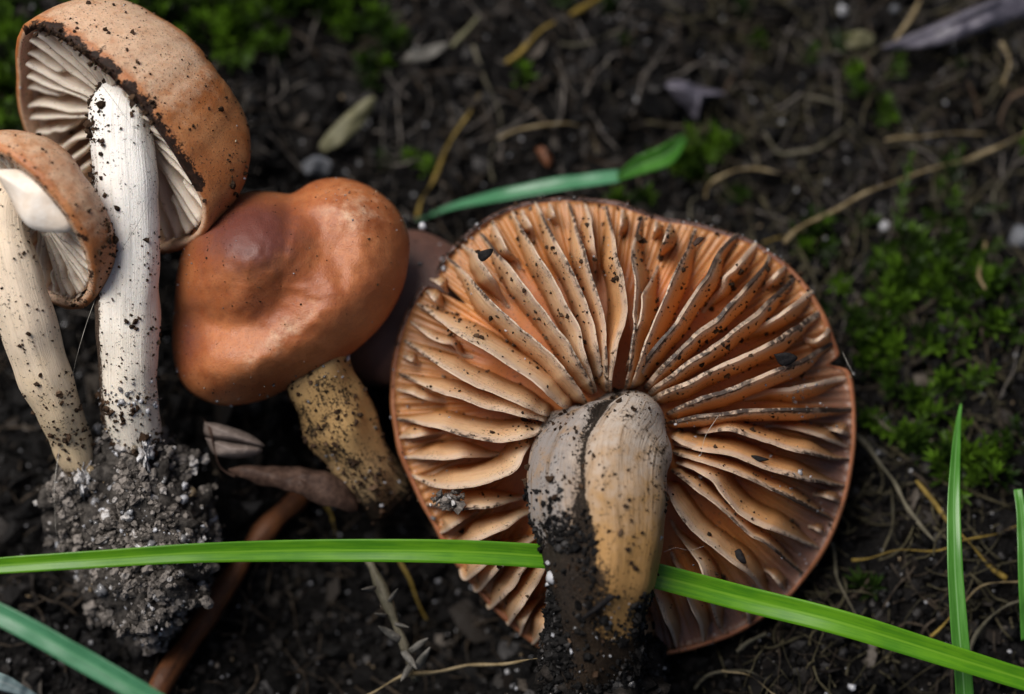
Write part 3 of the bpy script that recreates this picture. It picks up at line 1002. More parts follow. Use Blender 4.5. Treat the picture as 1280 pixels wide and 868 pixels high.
# clump of sandy soil caught on the left gills
n = 90
pp = np.array([P(562 + rng.normal() * 8, 627 + rng.normal() * 5, 29.0 + rng.normal() * 0.05) for _ in range(n)])
v, f, r_ = crumbs(pp, np.exp(rng.normal(-3.2, 0.35, n)))
o = mesh_obj('soil_clump', v, f, M['greycrumb'], smooth_=False, attrs={'rnd': r_})
tag(o, 'small clump of black and white sandy soil caught on the left gills', 'soil clump')


def soil_body(name, blobs, mat, label, cat, n, mu, sg, crumbmat, sandn=0, seed=1, hang=0.12):
    """lumpy soil clod: overlapping rough lobes under a skin of loose crumbs and sand"""
    r = np.random.default_rng(seed)
    root = thing(name, label, cat, np.mean([b[0] for b in blobs], axis=0))
    V, F, off = [], [], 0
    v0, f0 = ico(4)
    C, Rr = np.array([b[0] for b in blobs]), [np.array(b[1]) for b in blobs]
    for c, rr in zip(C, Rr):
        p = np.array([c + x * rr * (1 + 0.62 * fb(*(x * 1.6 + c), 4) + 0.22 * fb(*(x * 6 + c), 3)) for x in v0])
        V.append(p); F.append(f0 + off); off += len(p)
    V, F = np.vstack(V), np.vstack(F)
    core = mesh_obj('soil_core', V, F, mat, parent=root)
    for q, (mm, cnt, nm) in enumerate(((crumbmat, n, 'soil_crumbs'), ('sand', sandn, 'sand_grains'))):
        if cnt:
            specks(root, [core], cnt, mu if q == 0 else -3.7, sg, seed=seed + q, mat=mm, name=nm, hi=0.085, lo=0.012, flat=0.4, tmpl=ICO2, jag=0.22)
    return root


cm = m_plain('clod_soil', (0.018, 0.015, 0.013), (0.075, 0.066, 0.058), 0.7, 9, 1.0)
cd_ = m_plain('dark_clod_soil', (0.008, 0.007, 0.006), (0.026, 0.021, 0.018), 0.7, 9, 1.0)
soil_body('soil_clod', [(P(745, 800, 29.0), (.55, .6, .75)), (P(740, 850, 29.3), (.62, .6, 1.0)), (P(765, 868, 29.6), (.6, .6, .9)), (P(715, 845, 29.0), (.38, .5, .6))],
          cd_, 'dark crumbly soil packed around the foot of the thick grey stem', 'soil clod', 1500, -3.1, 0.55, 'crumb', 130, 21)
leaf('bark_sliver', [P(762, 742, 27.62), (P(768, 748, 27.62)), P(735, 772, 27.75), P(727, 772, 27.78)], M['black'], 'black bark sliver stuck in the soil at the foot of the grey stem', 'bark sliver', 0.03, 0.02)


# ------------------------------------------------------------------ brown cap seen from above
OUT3 = [(218, 385), (215, 430), (223, 472), (243, 495), (278, 507), (320, 503), (360, 487), (420, 456), (470, 415), (500, 370), (511, 325), (510, 290),
        (496, 260), (470, 237), (440, 224), (412, 222), (388, 228), (365, 241), (345, 240), (322, 239), (298, 243), (270, 255), (245, 280), (229, 310), (221, 345)]
c3 = np.array([352.0, 360.0])
o3 = catmull(OUT3 + [OUT3[0]], 181)[:-1]
mid = thing('mushroom', 'lumpy reddish brown mushroom cap seen from above on a yellow stem', 'mushroom', P(480, 620, 30.4))


def d3(x, y, r):
    d = 29.75 - 1.15 * (1 - r ** 2.6) ** 0.62
    g = lambda cx, cy, sx, sy, th=0.0: math.exp(-(((x - cx) * math.cos(th) + (y - cy) * math.sin(th)) / sx) ** 2 - ((-(x - cx) * math.sin(th) + (y - cy) * math.cos(th)) / sy) ** 2)
    d -= 0.34 * g(290, 312, 62, 52, -0.3)            # knob
    d += 0.20 * g(404, 296, 62, 30, 0.9)             # crease behind the knob
    d += 0.07 * g(368, 250, 26, 26)
    d += 0.22 * g(262, 405, 60, 24, 0.15)            # hollow under the knob
    d += 0.16 * g(345, 385, 60, 26, -0.75)
    d -= 0.05 * g(440, 268, 50, 45)
    d -= 0.14 * g(305, 462, 60, 26, -0.35)
    d -= 0.10 * g(440, 380, 70, 30, -0.85)
    d += 0.05 * fb(x * 0.016, y * 0.016, 1.0, 3) + 0.012 * fb(x * 0.06, y * 0.06, 1.0, 2)
    return d


V, CU, CP, GD = [], [], [], []
NR3 = 46
for k in range(NR3 + 1):
    r = (k / NR3) ** 0.75
    for q in o3:
        x, y = c3 + (q - c3) * min(r, 1)
        V.append(P(x, y, d3(x, y, min(r, 0.9999))))
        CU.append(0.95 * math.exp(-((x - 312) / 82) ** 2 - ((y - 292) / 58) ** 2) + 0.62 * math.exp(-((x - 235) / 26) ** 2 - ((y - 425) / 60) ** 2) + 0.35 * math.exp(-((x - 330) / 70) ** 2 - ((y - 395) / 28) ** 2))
        CP.append(0.45 * math.exp(-((x - 440) / 60) ** 2 - ((y - 265) / 45) ** 2) + 0.48 * math.exp(-(((x - 350) * .8 + (y - 420) * .6) / 26) ** 2 * 0 - ((x - 350) / 80) ** 2 - ((y - 420 + (x - 350) * 0.75) / 26) ** 2))  # lit arc along the cap painted in as paler skin
        GD.append(0.0)
for k in range(1, 9):                                   # inrolled margin and underside
    r = 1 - k / 8 * 0.85
    for q in o3:
        x, y = c3 + (q - c3) * r
        V.append(P(x, y, 29.75 + 0.16 * math.sin(k / 8 * math.pi * 0.9) + 0.0 * k)); CU.append(0.4); CP.append(0); GD.append(0)
F = grid_faces(NR3 + 9, len(o3), True)
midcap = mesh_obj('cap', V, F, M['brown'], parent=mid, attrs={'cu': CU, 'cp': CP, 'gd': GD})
path = catmull([P(392, 440, 29.7), P(405, 480, 29.75), P(428, 530, 29.9), P(452, 575, 30.1), P(478, 622, 30.5)], 36)
v, f, l, a = tube(path, np.interp(np.linspace(0, 1, 36), [0, .3, .6, 1], [.42, .43, .40, .38]), 40, rough=0.10, seed=2,
                  section=lambda t, an: 1 + 0.06 * math.sin(4 * an + 3 * t))
sd = np.clip(0.42 + 0.35 * np.array([fb(*(p * 1.5), 3) for p in v]) + 0.5 * smooth(0.75, 1, l), 0, 1)
midstem = mesh_obj('stem', v, f, M['stemyellow'], parent=mid, attrs={'sl': l, 'sa': a, 'sd': sd})
specks(midcap, [midcap], 210, -4.6, 0.3, seed=31, hi=0.02)
specks(midcap, [midcap], 130, -4.6, 0.35, seed=32, mat='sand', name='sand_grains', keep=lambda x, y: 0.3 + 2.0 * ((y < 250) | (x < 240) | (x > 490)))
specks(midcap, [midcap], 8, -3.4, 0.2, seed=33, mat='sand', name='sand_grains', keep=lambda x, y: 1.0 * (y > 465))
specks(midstem, [midstem], 420, -3.9, 0.5, seed=34)
specks(midstem, [midstem], 60, -3.9, 0.4, seed=35, mat='sand', name='sand_grains')

# purple-brown cap tucked behind
hid = thing('mushroom', 'dull purple-brown mushroom cap half hidden behind the two big caps', 'mushroom', P(520, 470, 31.3))
ax = nrm(CV(-0.1, 0.35, 1.0)); e1 = nrm(np.cross(ax, UPV)); e2 = np.cross(e1, ax)
hc = P(512, 390, 30.75)
V = []
for k in range(25):
    r = k / 24
    for j in range(64):
        an = 2 * math.pi * j / 64
        R = 1.13 * (1 + 0.05 * math.sin(2 * an + 1) + 0.03 * math.sin(5 * an))
        V.append(hc + e1 * r * R * math.cos(an) + e2 * r * R * math.sin(an) + ax * 0.6 * (1 - r ** 2.6) ** 0.6)
for k in range(1, 6):
    r = 1 - k / 5
    for j in range(64):
        an = 2 * math.pi * j / 64
        V.append(hc + (e1 * math.cos(an) + e2 * math.sin(an)) * r * 1.1 - ax * 0.12 * math.sin(k / 5 * 3.1))
hcap = mesh_obj('cap', V, grid_faces(30, 64, True), M['purple'], parent=hid, attrs={'cu': np.zeros(len(V)), 'cp': np.zeros(len(V)), 'gd': np.zeros(len(V))})
v, f, l, a = tube(catmull([hc - ax * 0.0, hc - ax * 0.3, hc - ax * 0.7], 10), np.full(10, .22), 20)
mesh_obj('stem', v, f, M['stemyellow'], parent=hid, attrs={'sl': l, 'sa': a, 'sd': l})
specks(hcap, [hcap], 40, -3.9, 0.35, seed=41, mat='sand', name='sand_grains')
specks(hcap, [hcap], 60, -4.2, 0.35, seed=42)


# ------------------------------------------------------------------ the two mushrooms laid at the left
def dome_cap(root, C, a, u1, u2, Rt, h, th, skin, p1=3.0, p2=0.42, ngill=0, gill_mat='whitegill', seed=0, gill_drop=0.62, dirt=None, pale=None, inner='whiteflesh'):
    ps, rs = np.array([t[0] for t in Rt]), np.array([t[1] for t in Rt])
    Rf = lambda ps_: np.interp(ps_ % 360, ps, rs, period=360)
    NAa = 180
    prof = lambda r: h * (1 - min(r, 1) ** p1) ** p2
    rows = []
    for j in range(NAa):
        psd = 360 * j / NAa
        an = math.radians(psd)
        dirv = math.cos(an) * u1 + math.sin(an) * u2
        R = sum(Rf(psd + q) for q in (-4, -2, 0, 2, 4)) / 5
        jag = 0.035 * mnoise.noise((math.cos(an) * 5, math.sin(an) * 5, seed)) + 0.02 * mnoise.noise((math.cos(an) * 15, math.sin(an) * 15, seed))
        R += jag * 0.3
        dj = dirt(psd) if dirt else 0
        pj = pale(psd) if pale else 0
        col = []
        for k in range(27):
            r = math.sin(k / 26 * math.pi / 2)
            p = C + dirv * r * R + a * prof(r)
            lump = 0.09 * fb(*(p * 0.9 + seed), 3)
            zz = prof(r) / h
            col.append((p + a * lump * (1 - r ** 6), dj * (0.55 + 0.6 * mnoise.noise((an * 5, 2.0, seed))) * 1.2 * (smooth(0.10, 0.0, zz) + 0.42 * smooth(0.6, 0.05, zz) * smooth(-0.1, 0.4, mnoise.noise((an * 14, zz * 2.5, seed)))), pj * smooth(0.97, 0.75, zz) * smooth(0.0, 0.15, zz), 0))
        for k in range(22):
            r = math.sin((1 - k / 21) * math.pi / 2)
            sc = (R - th * 0.75) / R
            p = C + dirv * r * R * sc + a * (prof(r) * (h - th) / h - (0.02 if k == 0 else 0))
            col.append((p, dj * smooth(0.97, 1, r), 1.0, 0))
        rows.append(col)
    nc = len(rows[0])
    V = np.array([[c[0] for c in col] for col in rows]).reshape(-1, 3)
    at = {nm: np.array([[c[i] for c in col] for col in rows]).ravel() for nm, i in (('gd', 1), ('cp', 2), ('cu', 3))}
    F = []
    for i in range(NAa):
        i2 = (i + 1) % NAa
        for j in range(nc - 1):
            F.append((i * nc + j, i * nc + j + 1, i2 * nc + j + 1, i2 * nc + j))
    cap = mesh_obj('cap', V, F, M[skin], parent=root, attrs=at)
    cap.data.materials.append(M[inner])
    for pl in cap.data.polygons:
        if min(vi % nc for vi in pl.vertices) >= 28: pl.material_index = 1
    gl = []
    for g in range(ngill):
        psd = 360 * (g + 0.35 * mnoise.noise((g * 1.7, seed, 0))) / ngill
        an = math.radians(psd)
        dirv = math.cos(an) * u1 + math.sin(an) * u2
        tang = -math.sin(an) * u1 + math.cos(an) * u2
        R = Rf(psd) - th
        short = g % 3 == 1
        r0 = 0.55 if short else 0.2
        n = 18
        verts, gt, gd, gw = [], [], [], []
        for side in (1, -1):
            for i in range(n):
                s = i / (n - 1)
                r = r0 + (0.985 - r0) * s
                top = prof(r) * (h - th) / h + 0.02
                low = (0.02 + 0.16 * h * (1 - s)) if not short else top + (0.05 + 0.1 * h * (1 - s) - top) * smooth(-0.05, 0.35, s)
                low = min(low, top - 0.01)
                for k, t in enumerate(TROW):
                    z = low * (1 - t) + top * t
                    half = 0.018 + 0.02 * min(t / 0.13, 1)
                    wv = (0.07 * mnoise.noise((s * 3, g * 2.1, seed)) + 0.02 * mnoise.noise((s * 9, g * 2.1, seed))) * (1 - t)
                    verts.append(C + dirv * r * R + a * z + tang * (side * half + wv))
                    gt.append(t); gd.append(0.35 * (1 - smooth(0, .2, t))); gw.append(0.5 * smooth(0.85, 1, s))
        K = len(TROW); m = n * K
        F = [tuple(reversed(q)) for q in grid_faces(n, K)] + grid_faces(n, K, off=m)
        for i in range(n - 1):
            F.append((i * K, (i + 1) * K, (i + 1) * K + m, i * K + m))
        for k in range(K - 1):
            F.append((k, k + m, k + m + 1, k + 1)); q = (n - 1) * K + k
            F.append((q, q + 1, q + 1 + m, q + m))
        gl.append(mesh_obj('gill', verts, F, M[gill_mat], parent=cap, attrs={'gt': gt, 'gd': gd, 'gw': gw}))
    return cap, gl


ph = math.radians(35)
u1 = nrm(CV(0.69, -0.72, 0)); upr = nrm(CV(0.72, 0.69, 0))
av = nrm(upr * math.cos(ph) + FWD * math.sin(ph)); u2 = nrm(upr * math.sin(ph) - FWD * math.cos(ph))
tall = thing('mushroom', 'tall white-stemmed mushroom with tan cap torn open and soil caked along its rim', 'mushroom', P(170, 560, 29.7))
RT = [(0, 1.66), (15, 1.57), (32, 1.23), (55, 1.02), (80, .94), (105, .98), (134, 1.15), (155, 1.45), (168, 1.65), (185, 1.62), (206, 1.57), (228, 1.72), (250, 1.89), (285, 1.9), (315, 1.8), (334, 1.70)]
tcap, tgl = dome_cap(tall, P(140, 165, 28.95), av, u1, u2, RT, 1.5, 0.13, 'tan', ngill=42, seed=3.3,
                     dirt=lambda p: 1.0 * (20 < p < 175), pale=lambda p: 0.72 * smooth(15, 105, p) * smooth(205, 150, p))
spx = [(196, 92, 29.6, .34), (172, 105, 29.2, .36), (155, 130, 28.9, .38), (153, 170, 28.8, .385), (157, 230, 28.8, .375), (161, 300, 28.9, .375), (160, 380, 29.0, .375),
       (159, 450, 29.15, .36), (164, 510, 29.35, .33), (172, 560, 29.6, .30)]
path = catmull([P(x, y, d) for x, y, d, r in spx], 70)
v, f, l, a = tube(path, np.interp(np.linspace(0, 1, 70), np.linspace(0, 1, len(spx)), [q[3] for q in spx]), 44, rough=0.05, seed=5,
                  section=lambda t, an: 1 + 0.03 * math.sin(3 * an + 2 * t) + 0.015 * math.sin(9 * an))
lat = (v - path[np.minimum((l * 69).round().astype(int), 69)]) @ RGT
sd = np.clip(0.85 * smooth(-0.2, -0.36, lat) * (0.4 + 0.6 * smooth(.2, .6, l)) + 0.9 * smooth(0.93, 1, l), 0, 1)
tstem = mesh_obj('stem', v, f, M['stemwhite'], parent=tall, attrs={'sl': l, 'sa': a, 'sd': sd})
specks(tcap, [tcap], 420, -4.0, 0.5, seed=51, keep=lambda x, y: 1.0 * (x > 60) * (x + y * 0 > 0))
specks(tcap, [tcap], 330, -3.6, 0.5, seed=52, keep=lambda x, y: 1.0 * (np.abs((y - 40) - np.interp(x, [40, 120, 150, 190, 215, 240, 262], [-5, 32, 68, 100, 128, 175, 220])) < 9) * (x > 40) * (x < 266))
specks(tcap, [tcap], 40, -4.1, 0.3, seed=53, mat='sand', name='sand_grains')
specks(tcap, tgl, 120, -4.1, 0.5, seed=56)
specks(tstem, [tstem], 330, -4.1, 0.55, seed=54)
specks(tstem, [tstem], 170, -3.6, 0.45, seed=55, keep=lambda x, y: 1.0 * (x < 133) * (y < 330))
specks(tstem, [tstem], 200, -3.7, 0.45, seed=57, keep=lambda x, y: 1.0 * (y > 495))
specks(tstem, [tstem], 120, -3.9, 0.45, seed=58, keep=lambda x, y: 1.0 * (y > 480), mat='sand', name='sand_grains')

ph = math.radians(32)
av2 = nrm(upr * math.cos(ph) + FWD * math.sin(ph)); u22 = nrm(upr * math.sin(ph) - FWD * math.cos(ph))
lm = thing('mushroom', 'small cream-stemmed mushroom with broken cap leaning left of the white stem', 'mushroom', P(105, 600, 29.9))
RT2 = [(0, 1.12), (20, 1.08), (60, 1.05), (90, 1.06), (130, 1.15), (180, 1.25), (230, 1.2), (270, 1.25), (308, 1.28), (340, 1.18)]
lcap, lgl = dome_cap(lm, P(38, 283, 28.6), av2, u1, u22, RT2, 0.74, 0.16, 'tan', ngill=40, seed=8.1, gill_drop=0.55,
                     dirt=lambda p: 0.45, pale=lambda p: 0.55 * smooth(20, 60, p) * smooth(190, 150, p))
leaf('gill', [P(x, y, 27.95) for x, y in ((-8, 212), (22, 212), (45, 214), (70, 226), (83, 244), (89, 266), (89, 288), (66, 291), (40, 286), (24, 270), (10, 244))],
     M['whiteflesh'], None, None, 0.05, 0.10, ribs=0.02, parent=lcap)
spx = [(34, 248, 28.9, .24), (8, 255, 28.6, .25), (8, 300, 28.5, .30), (20, 350, 28.55, .33), (36, 410, 28.7, .335), (54, 465, 28.9, .32), (74, 515, 29.15, .28), (92, 560, 29.45, .23), (108, 605, 29.8, .16)]
path = catmull([P(x, y, d) for x, y, d, r in spx], 60)
v, f, l, a = tube(path, np.interp(np.linspace(0, 1, 60), np.linspace(0, 1, len(spx)), [q[3] for q in spx]), 40, rough=0.05, seed=9,
                  section=lambda t, an: 1 + 0.03 * math.sin(3 * an + 2 * t) + 0.02 * math.sin(8 * an))
lstem = mesh_obj('stem', v, f, M['stemcream'], parent=lm, attrs={'sl': l, 'sa': a, 'sd': np.clip(0.8 * smooth(.86, .95, l), 0, 1)})
specks(lcap, [lcap], 200, -4.1, 0.45, seed=61)
specks(lcap, [lcap], 120, -3.7, 0.45, seed=62, keep=lambda x, y: 1.0 * (x > 90) * (y > 255))
specks(lstem, [lstem], 240, -4.2, 0.5, seed=63)
specks(lstem, [lstem], 120, -3.9, 0.5, seed=64, keep=lambda x, y: 1.0 * (y > 480))

# the soil the two left stems are rooted in
soil_body('soil_clod', [(P(170, 600, 29.85), (.62, .6, .55)), (P(115, 605, 29.95), (.45, .5, .5)), (P(185, 665, 29.75), (.72, .6, .6)), (P(130, 655, 30.0), (.5, .5, .5)), (P(190, 735, 29.75), (.62, .5, .55)),
                       (P(235, 660, 29.95), (.33, .5, .45)), (P(195, 780, 29.9), (.30, .25, .35)), (P(165, 700, 30.4), (.7, .8, .7))],
          cm, 'grey sandy soil clod clinging to the feet of the two pale stems', 'soil clod', 7000, -3.5, 0.6, 'greycrumb', 600, 71)
for cx, cy, dd, sx, sy, lb in ((101, 588, 29.42, .09, .22, 'patch of white mould at the foot of the cream stem'), (181, 566, 29.25, .06, .20, 'white mould thread in the clod below the white stem'), (184, 689, 29.12, .13, .06, 'white mould fleck on the clod above the grass blade')):
    v0, f0 = ico(4)
    c = P(cx, cy, dd)
    p = np.array([c + (x[0] * sx * RGT + x[1] * sy * UPV + x[2] * 0.09 * FWD) * (0.75 + 1.7 * fb(*(x * 2.6 + c), 5)) + 0.03 * RGT * fb(x[1] * 3, cx, 1.0) for x in v0])
    tag(mesh_obj('mould_patch', p, f0, M['mycel']), lb, 'mould')

# ------------------------------------------------------------------ grass blades
blade('grass_blade', [P(-60, 712, 28.2), P(0, 707, 28.25), P(120, 699, 28.3), P(250, 691, 28.4), P(400, 688, 28.55), P(560, 689, 28.6), P(690, 696, 28.72), P(760, 704, 28.75), P(830, 722, 28.68),
                      P(930, 748, 28.7), P(1050, 778, 28.55), P(1180, 818, 28.5), P(1340, 868, 28.6)],
      [.09, .10, .105, .12, .135, .14, .145, .15, .155, .155, .15, .135, .125], M['blade_lime'], 'long bright green grass blade running behind the thick stem and across the gills', n=110)
blade('grass_blade', [P(-40, 748, 27.3), P(30, 783, 27.2), P(100, 822, 27.15), P(170, 862, 27.1), P(240, 905, 27.1)], [.12, .125, .13, .125, .12], M['blade_blue'], 'blurred blue-green grass blade crossing the lower left corner')
blade('grass_blade', [P(-40, 838, 29.6), P(5, 853, 29.8), P(45, 872, 30.1)], [.11, .10, .04], M['blade_pale'], 'short pale bluish blade tip beside the dark soil below the soil clod')
blade('grass_blade', [P(1201, 505, 29.9), P(1196, 545, 29.6), P(1192, 620, 29.2), P(1193, 700, 29.0), P(1198, 780, 28.95), P(1204, 850, 29.0), P(1209, 930, 29.2)], [.012, .055, .08, .095, .105, .11, .115],
      M['blade_green'], 'upright narrow green blade rising past the end of the long blade')
blade('grass_blade', [P(1272, 612, 29.5), P(1277, 650, 29.4), P(1280, 720, 29.3), P(1284, 800, 29.4)], [.05, .07, .08, .08], M['blade_green'], 'cut-off green blade beside the upright narrow one, with sand on its tip')
blade('grass_blade', [G(520, 276, .1), G(570, 258, .35), G(640, 243, .6), G(700, 232, .75), G(775, 221, .8)], [.01, .06, .10, .11, .09], M['blade_blue'], 'dark blue-green blade lying on soil behind the upper rim', roll=0.5)
blade('grass_blade', [G(772, 222, .8), G(800, 206, .8), G(832, 193, .75), G(856, 172, .6)], [.05, .13, .15, .06], M['blade_green'], 'bent green leaf end lying in moss above the upper rim', roll=-0.3)

# ------------------------------------------------------------------ litter
SG = [
    ('twig', [(180, 905), (205, 850), (262, 762), (320, 678), (372, 622), (395, 596)], .19, 'twig', 'thick red-brown twig lying under the grass blade beside the clod', .25, 10),
    ('straw', [(520, 275), (545, 215), (568, 168), (590, 135), (602, 118)], .055, 'goldstraw', 'golden straw leaning on the tip of the dark blade', .2, 7),
    ('straw', [(632, 80), (655, 58), (692, 28)], .06, 'goldstraw', 'short yellow straw piece pointing at the upper soil edge', .2, 7),
    ('straw', [(716, 14), (735, 4), (760, -8)], .06, 'goldstraw', 'yellow straw stub next to the short yellow straw piece', .2, 7),
    ('straw', [(560, 62), (582, 40), (602, 18)], .06, 'leafolive', 'olive straw stub with white sand at its end', .2, 7),
    ('dry_stalk', [(590, 62), (612, 110), (622, 150), (612, 190), (618, 230)], .055, 'greystraw', 'grey crooked stalk hanging down beside the golden straw', .15, 7),
    ('tendril', [(618, 175), (650, 161), (712, 156), (738, 172), (748, 190)], .03, 'straw', 'thin tan tendril arching out from the grey crooked stalk', .25, 6),
    ('straw', [(700, 55), (735, 52), (775, 42)], .05, 'greystraw', 'flat dull straw lying right of the short yellow piece', .1, 6),
    ('root', [(755, 78), (757, 110), (768, 135), (790, 155)], .04, 'greystraw', 'curved grey root in the bare soil above the bent leaf', .1, 6),
    ('root', [(720, 192), (752, 200), (778, 207)], .03, 'darkstraw', 'short brown root just above the bent leaf', .1, 6),
    ('straw', [(985, 302), (1030, 268), (1090, 238), (1160, 212), (1225, 190), (1290, 166)], .06, 'straw', 'long tan straw slanting up from the rim to the mossy bank', .35, 8),
    ('straw', [(1106, 176), (1160, 170), (1232, 166)], .04, 'straw', 'pale straw lying level above the long slanting straw', .3, 7),
    ('straw', [(955, 300), (985, 296), (1010, 290)], .04, 'goldstraw', 'short yellow straw touching the lower end of the slanting straw', .2, 7),
    ('straw', [(1232, 305), (1226, 322), (1224, 345), (1230, 362)], .05, 'straw', 'hooked tan straw standing in the mossy bank', .4, 7),
    ('root', [(1262, 215), (1244, 245), (1246, 280), (1262, 310), (1290, 330)], .04, 'greystraw', 'curling grey root above the hooked straw', .2, 7),
    ('dry_stalk', [(1066, 545), (1095, 568), (1118, 605), (1140, 640), (1165, 672)], .07, 'greystraw', 'grey split stalk slanting down from the lower right rim', .3, 8),
    ('straw', [(1085, 520), (1120, 540), (1165, 553)], .05, 'greystraw', 'grey straw lying under the moss beside the cap edge', .2, 7),
    ('straw', [(1140, 600), (1175, 638), (1215, 682), (1258, 720)], .06, 'goldstraw', 'mottled yellow straw running behind the upright narrow blade', .2, 8),
    ('straw', [(1065, 700), (1120, 690), (1180, 683), (1230, 672), (1275, 660)], .032, 'goldstraw', 'thin greenish straw lying level behind the upright blade', .25, 7),
    ('straw', [(1205, 752), (1228, 738), (1262, 726), (1292, 718)], .05, 'straw', 'gnarled tan straw beside the cut-off blade', .35, 7),
    ('root', [(1215, 822), (1222, 795), (1240, 775), (1268, 756), (1295, 745)], .045, 'greystraw', 'knotty root curving below the gnarled straw', .3, 7),
    ('straw', [(1165, 792), (1178, 778), (1190, 764)], .03, 'goldstraw', 'short golden straw touching the upright blade from the left', .3, 6),
    ('root', [(1040, 680), (1048, 715), (1060, 745), (1075, 780)], .045, 'greystraw', 'limp grey root hanging below the lower right rim', .25, 7),
    ('straw', [(500, 700), (512, 722), (522, 748), (534, 774)], .045, 'goldstraw', 'short orange straw under the blade near the left gills', .35, 7),
    ('straw', [(404, 628), (412, 645), (420, 672)], .055, 'goldstraw', 'mossy yellow straw end poking out above the long blade', .35, 7),
    ('straw', [(445, 872), (500, 850), (560, 835), (620, 829), (680, 826)], .058, 'straw', 'pale bark-flecked straw lying below the overturned cap', 1.0, 8),
    ('straw', [(905, 838), (935, 846), (975, 870)], .04, 'straw', 'short pale straw under the lower rim of the overturned cap', .35, 7),
    ('straw', [(920, 812), (935, 800), (955, 790)], .045, 'greystraw', 'frayed straw end peeping out under the lower rim', .35, 7),
    ('root', [(870, 860), (895, 842), (925, 838), (960, 852)], .04, 'greystraw', 'looped grey root in the soil below the lower rim', .25, 7),
    ('stalk', [(1086, 70), (1088, 105), (1086, 135)], .04, 'darkstraw', 'thin reddish upright stalk below the dark leaf', .4, 6),
    ('straw', [(1255, 50), (1262, 80), (1256, 110)], .05, 'straw', 'short tan straw hanging under the dark leaf', .4, 6),
    ('root', [(1208, 100), (1222, 130), (1226, 165)], .05, 'darkstraw', 'reddish root below the dark leaf', .35, 6),
    ('root', [(1290, 110), (1262, 125), (1248, 150), (1262, 172)], .06, 'darkstraw', 'thick reddish root bent over the pale level straw', .35, 6),
    ('root', [(955, 165), (975, 195), (1005, 190), (1040, 172), (1065, 150)], .04, 'greystraw', 'looping dull root left of the moss sprig', .2, 7),
    ('straw', [(884, 250), (890, 228), (915, 214), (945, 210), (978, 218)], .05, 'straw', 'bent tan straw above the rim beside bright moss', .3, 7),
    ('root', [(862, 275), (866, 255), (880, 245)], .035, 'greystraw', 'pale root arch just over the upper rim', .3, 6),
    ('root', [(1000, 120), (1040, 128), (1075, 145)], .045, 'greystraw', 'dull root lying by the reddish upright stalk', .2, 6),
    ('root', [(940, 60), (935, 85), (915, 105), (905, 130)], .05, 'darkstraw', 'brown root in the bare soil of the upper middle', .2, 6),
    ('root', [(1120, 50), (1135, 25), (1150, 0)], .05, 'straw', 'blurred tan straw behind the dark leaf base', .3, 6),
]
for nm, pts, rad, mat, lab, lift, sg in SG:
    strand(nm, [G(x, y, lift) for x, y in pts], rad, M[mat], lab, nm.replace('_', ' '), segs=sg, wob=0.09 if rad < 0.1 else 0.0, n=40)
# golden straw knots
leaf('dry_leaf', [G(405, 192, .3), G(400, 180, .3), G(425, 150, .4), G(455, 125, .4), G(470, 122, .4), G(462, 145, .4), G(435, 175, .35)], M['leafolive'], 'pale olive dry leaf lying on dark soil above the brown cap', 'leaf', 0.012, 0.03, ribs=0.05)
leaf('dry_leaf', [G(500, 78, .3), G(520, 62, .3), G(558, 52, .35), G(552, 64, .3), G(525, 78, .3)], M['leafgrey'], 'greenish grey dry leaf beside the olive straw stub', 'leaf', 0.012, 0.03, ribs=0.05)
leaf('dry_leaf', [G(1100, 60, .4), G(1150, 38, .5), G(1210, 12, .55), G(1300, -18, .6), G(1300, 10, .5), G(1230, 38, .5), G(1180, 55, .45), G(1130, 62, .4)], M['leafpurple'], 'long purplish grey dead leaf lying across the upper right soil', 'leaf', 0.03, 0.2, ribs=0.06)
leaf('dry_leaf', [G(830, 108, .3), G(845, 100, .35), G(890, 112, .3), G(905, 120, .3), G(880, 125, .3), G(872, 150, .3), G(862, 140, .3), G(848, 128, .3)], M['leafpurple'], 'crumpled purple-grey leaf scrap on bare soil', 'leaf', 0.03, 0.2, ribs=0.08)
leaf('dry_leaf', [P(285, 588, 30.0), P(300, 598, 29.9), P(345, 610, 29.85), P(400, 630, 29.8), P(435, 638, 29.85), P(448, 630, 29.9), P(430, 600, 29.95), P(385, 585, 30.0), P(325, 583, 30.0)], M['leafdark'], 'dark brown curled leaf above the red-brown twig', 'leaf', 0.04, 0.16, ribs=0.06)
strand('leaf_stalk', [P(296, 597, 29.95), P(276, 585, 29.9), P(268, 560, 29.8), P(262, 535, 29.8), P(250, 520, 30.2)], .035, M['leafdark'], 'dark curling stalk looped round the grey husk', 'stalk', segs=6)
hk = thing('seed_husk', 'grey-brown pointed seed husk between the clod and the brown cap', 'seed husk', P(292, 553, 29.95))
leaf('husk_half', [P(x, y, 29.85) for x, y in ((255, 528), (275, 530), (310, 542), (330, 556), (325, 558), (295, 552), (258, 545))], M['seed'], None, None, 0.05, 0.1, ribs=0.02, parent=hk)
leaf('husk_half', [P(x, y, 29.88) for x, y in ((256, 547), (295, 554), (326, 560), (322, 568), (295, 573), (268, 568))], M['seed'], None, None, 0.05, 0.1, ribs=0.02, parent=hk, seed=4)
leaf('stone', [G(375, 205, .2), G(395, 195, .3), G(415, 203, .25), G(410, 218, .2), G(388, 222, .2)], M['stone'], 'bluish grey stone chip behind the brown cap', 'stone', 0.05, 0.03, ribs=0.12)
leaf('leaf_scrap', [G(669, 186, .2), G(680, 184, .25), G(692, 200, .2), G(684, 210, .2)], M['orange'], 'small orange leaf scrap on soil under the tan tendril', 'leaf scrap', 0.03, 0.05)
leaf('dry_leaf', [G(1055, 45, .3), G(1075, 38, .35), G(1092, 44, .3), G(1088, 58, .3), G(1060, 60, .3)], M['leafolive'], 'small blurred olive leaf left of the long dead leaf', 'leaf', 0.012, 0.02, ribs=0.05)
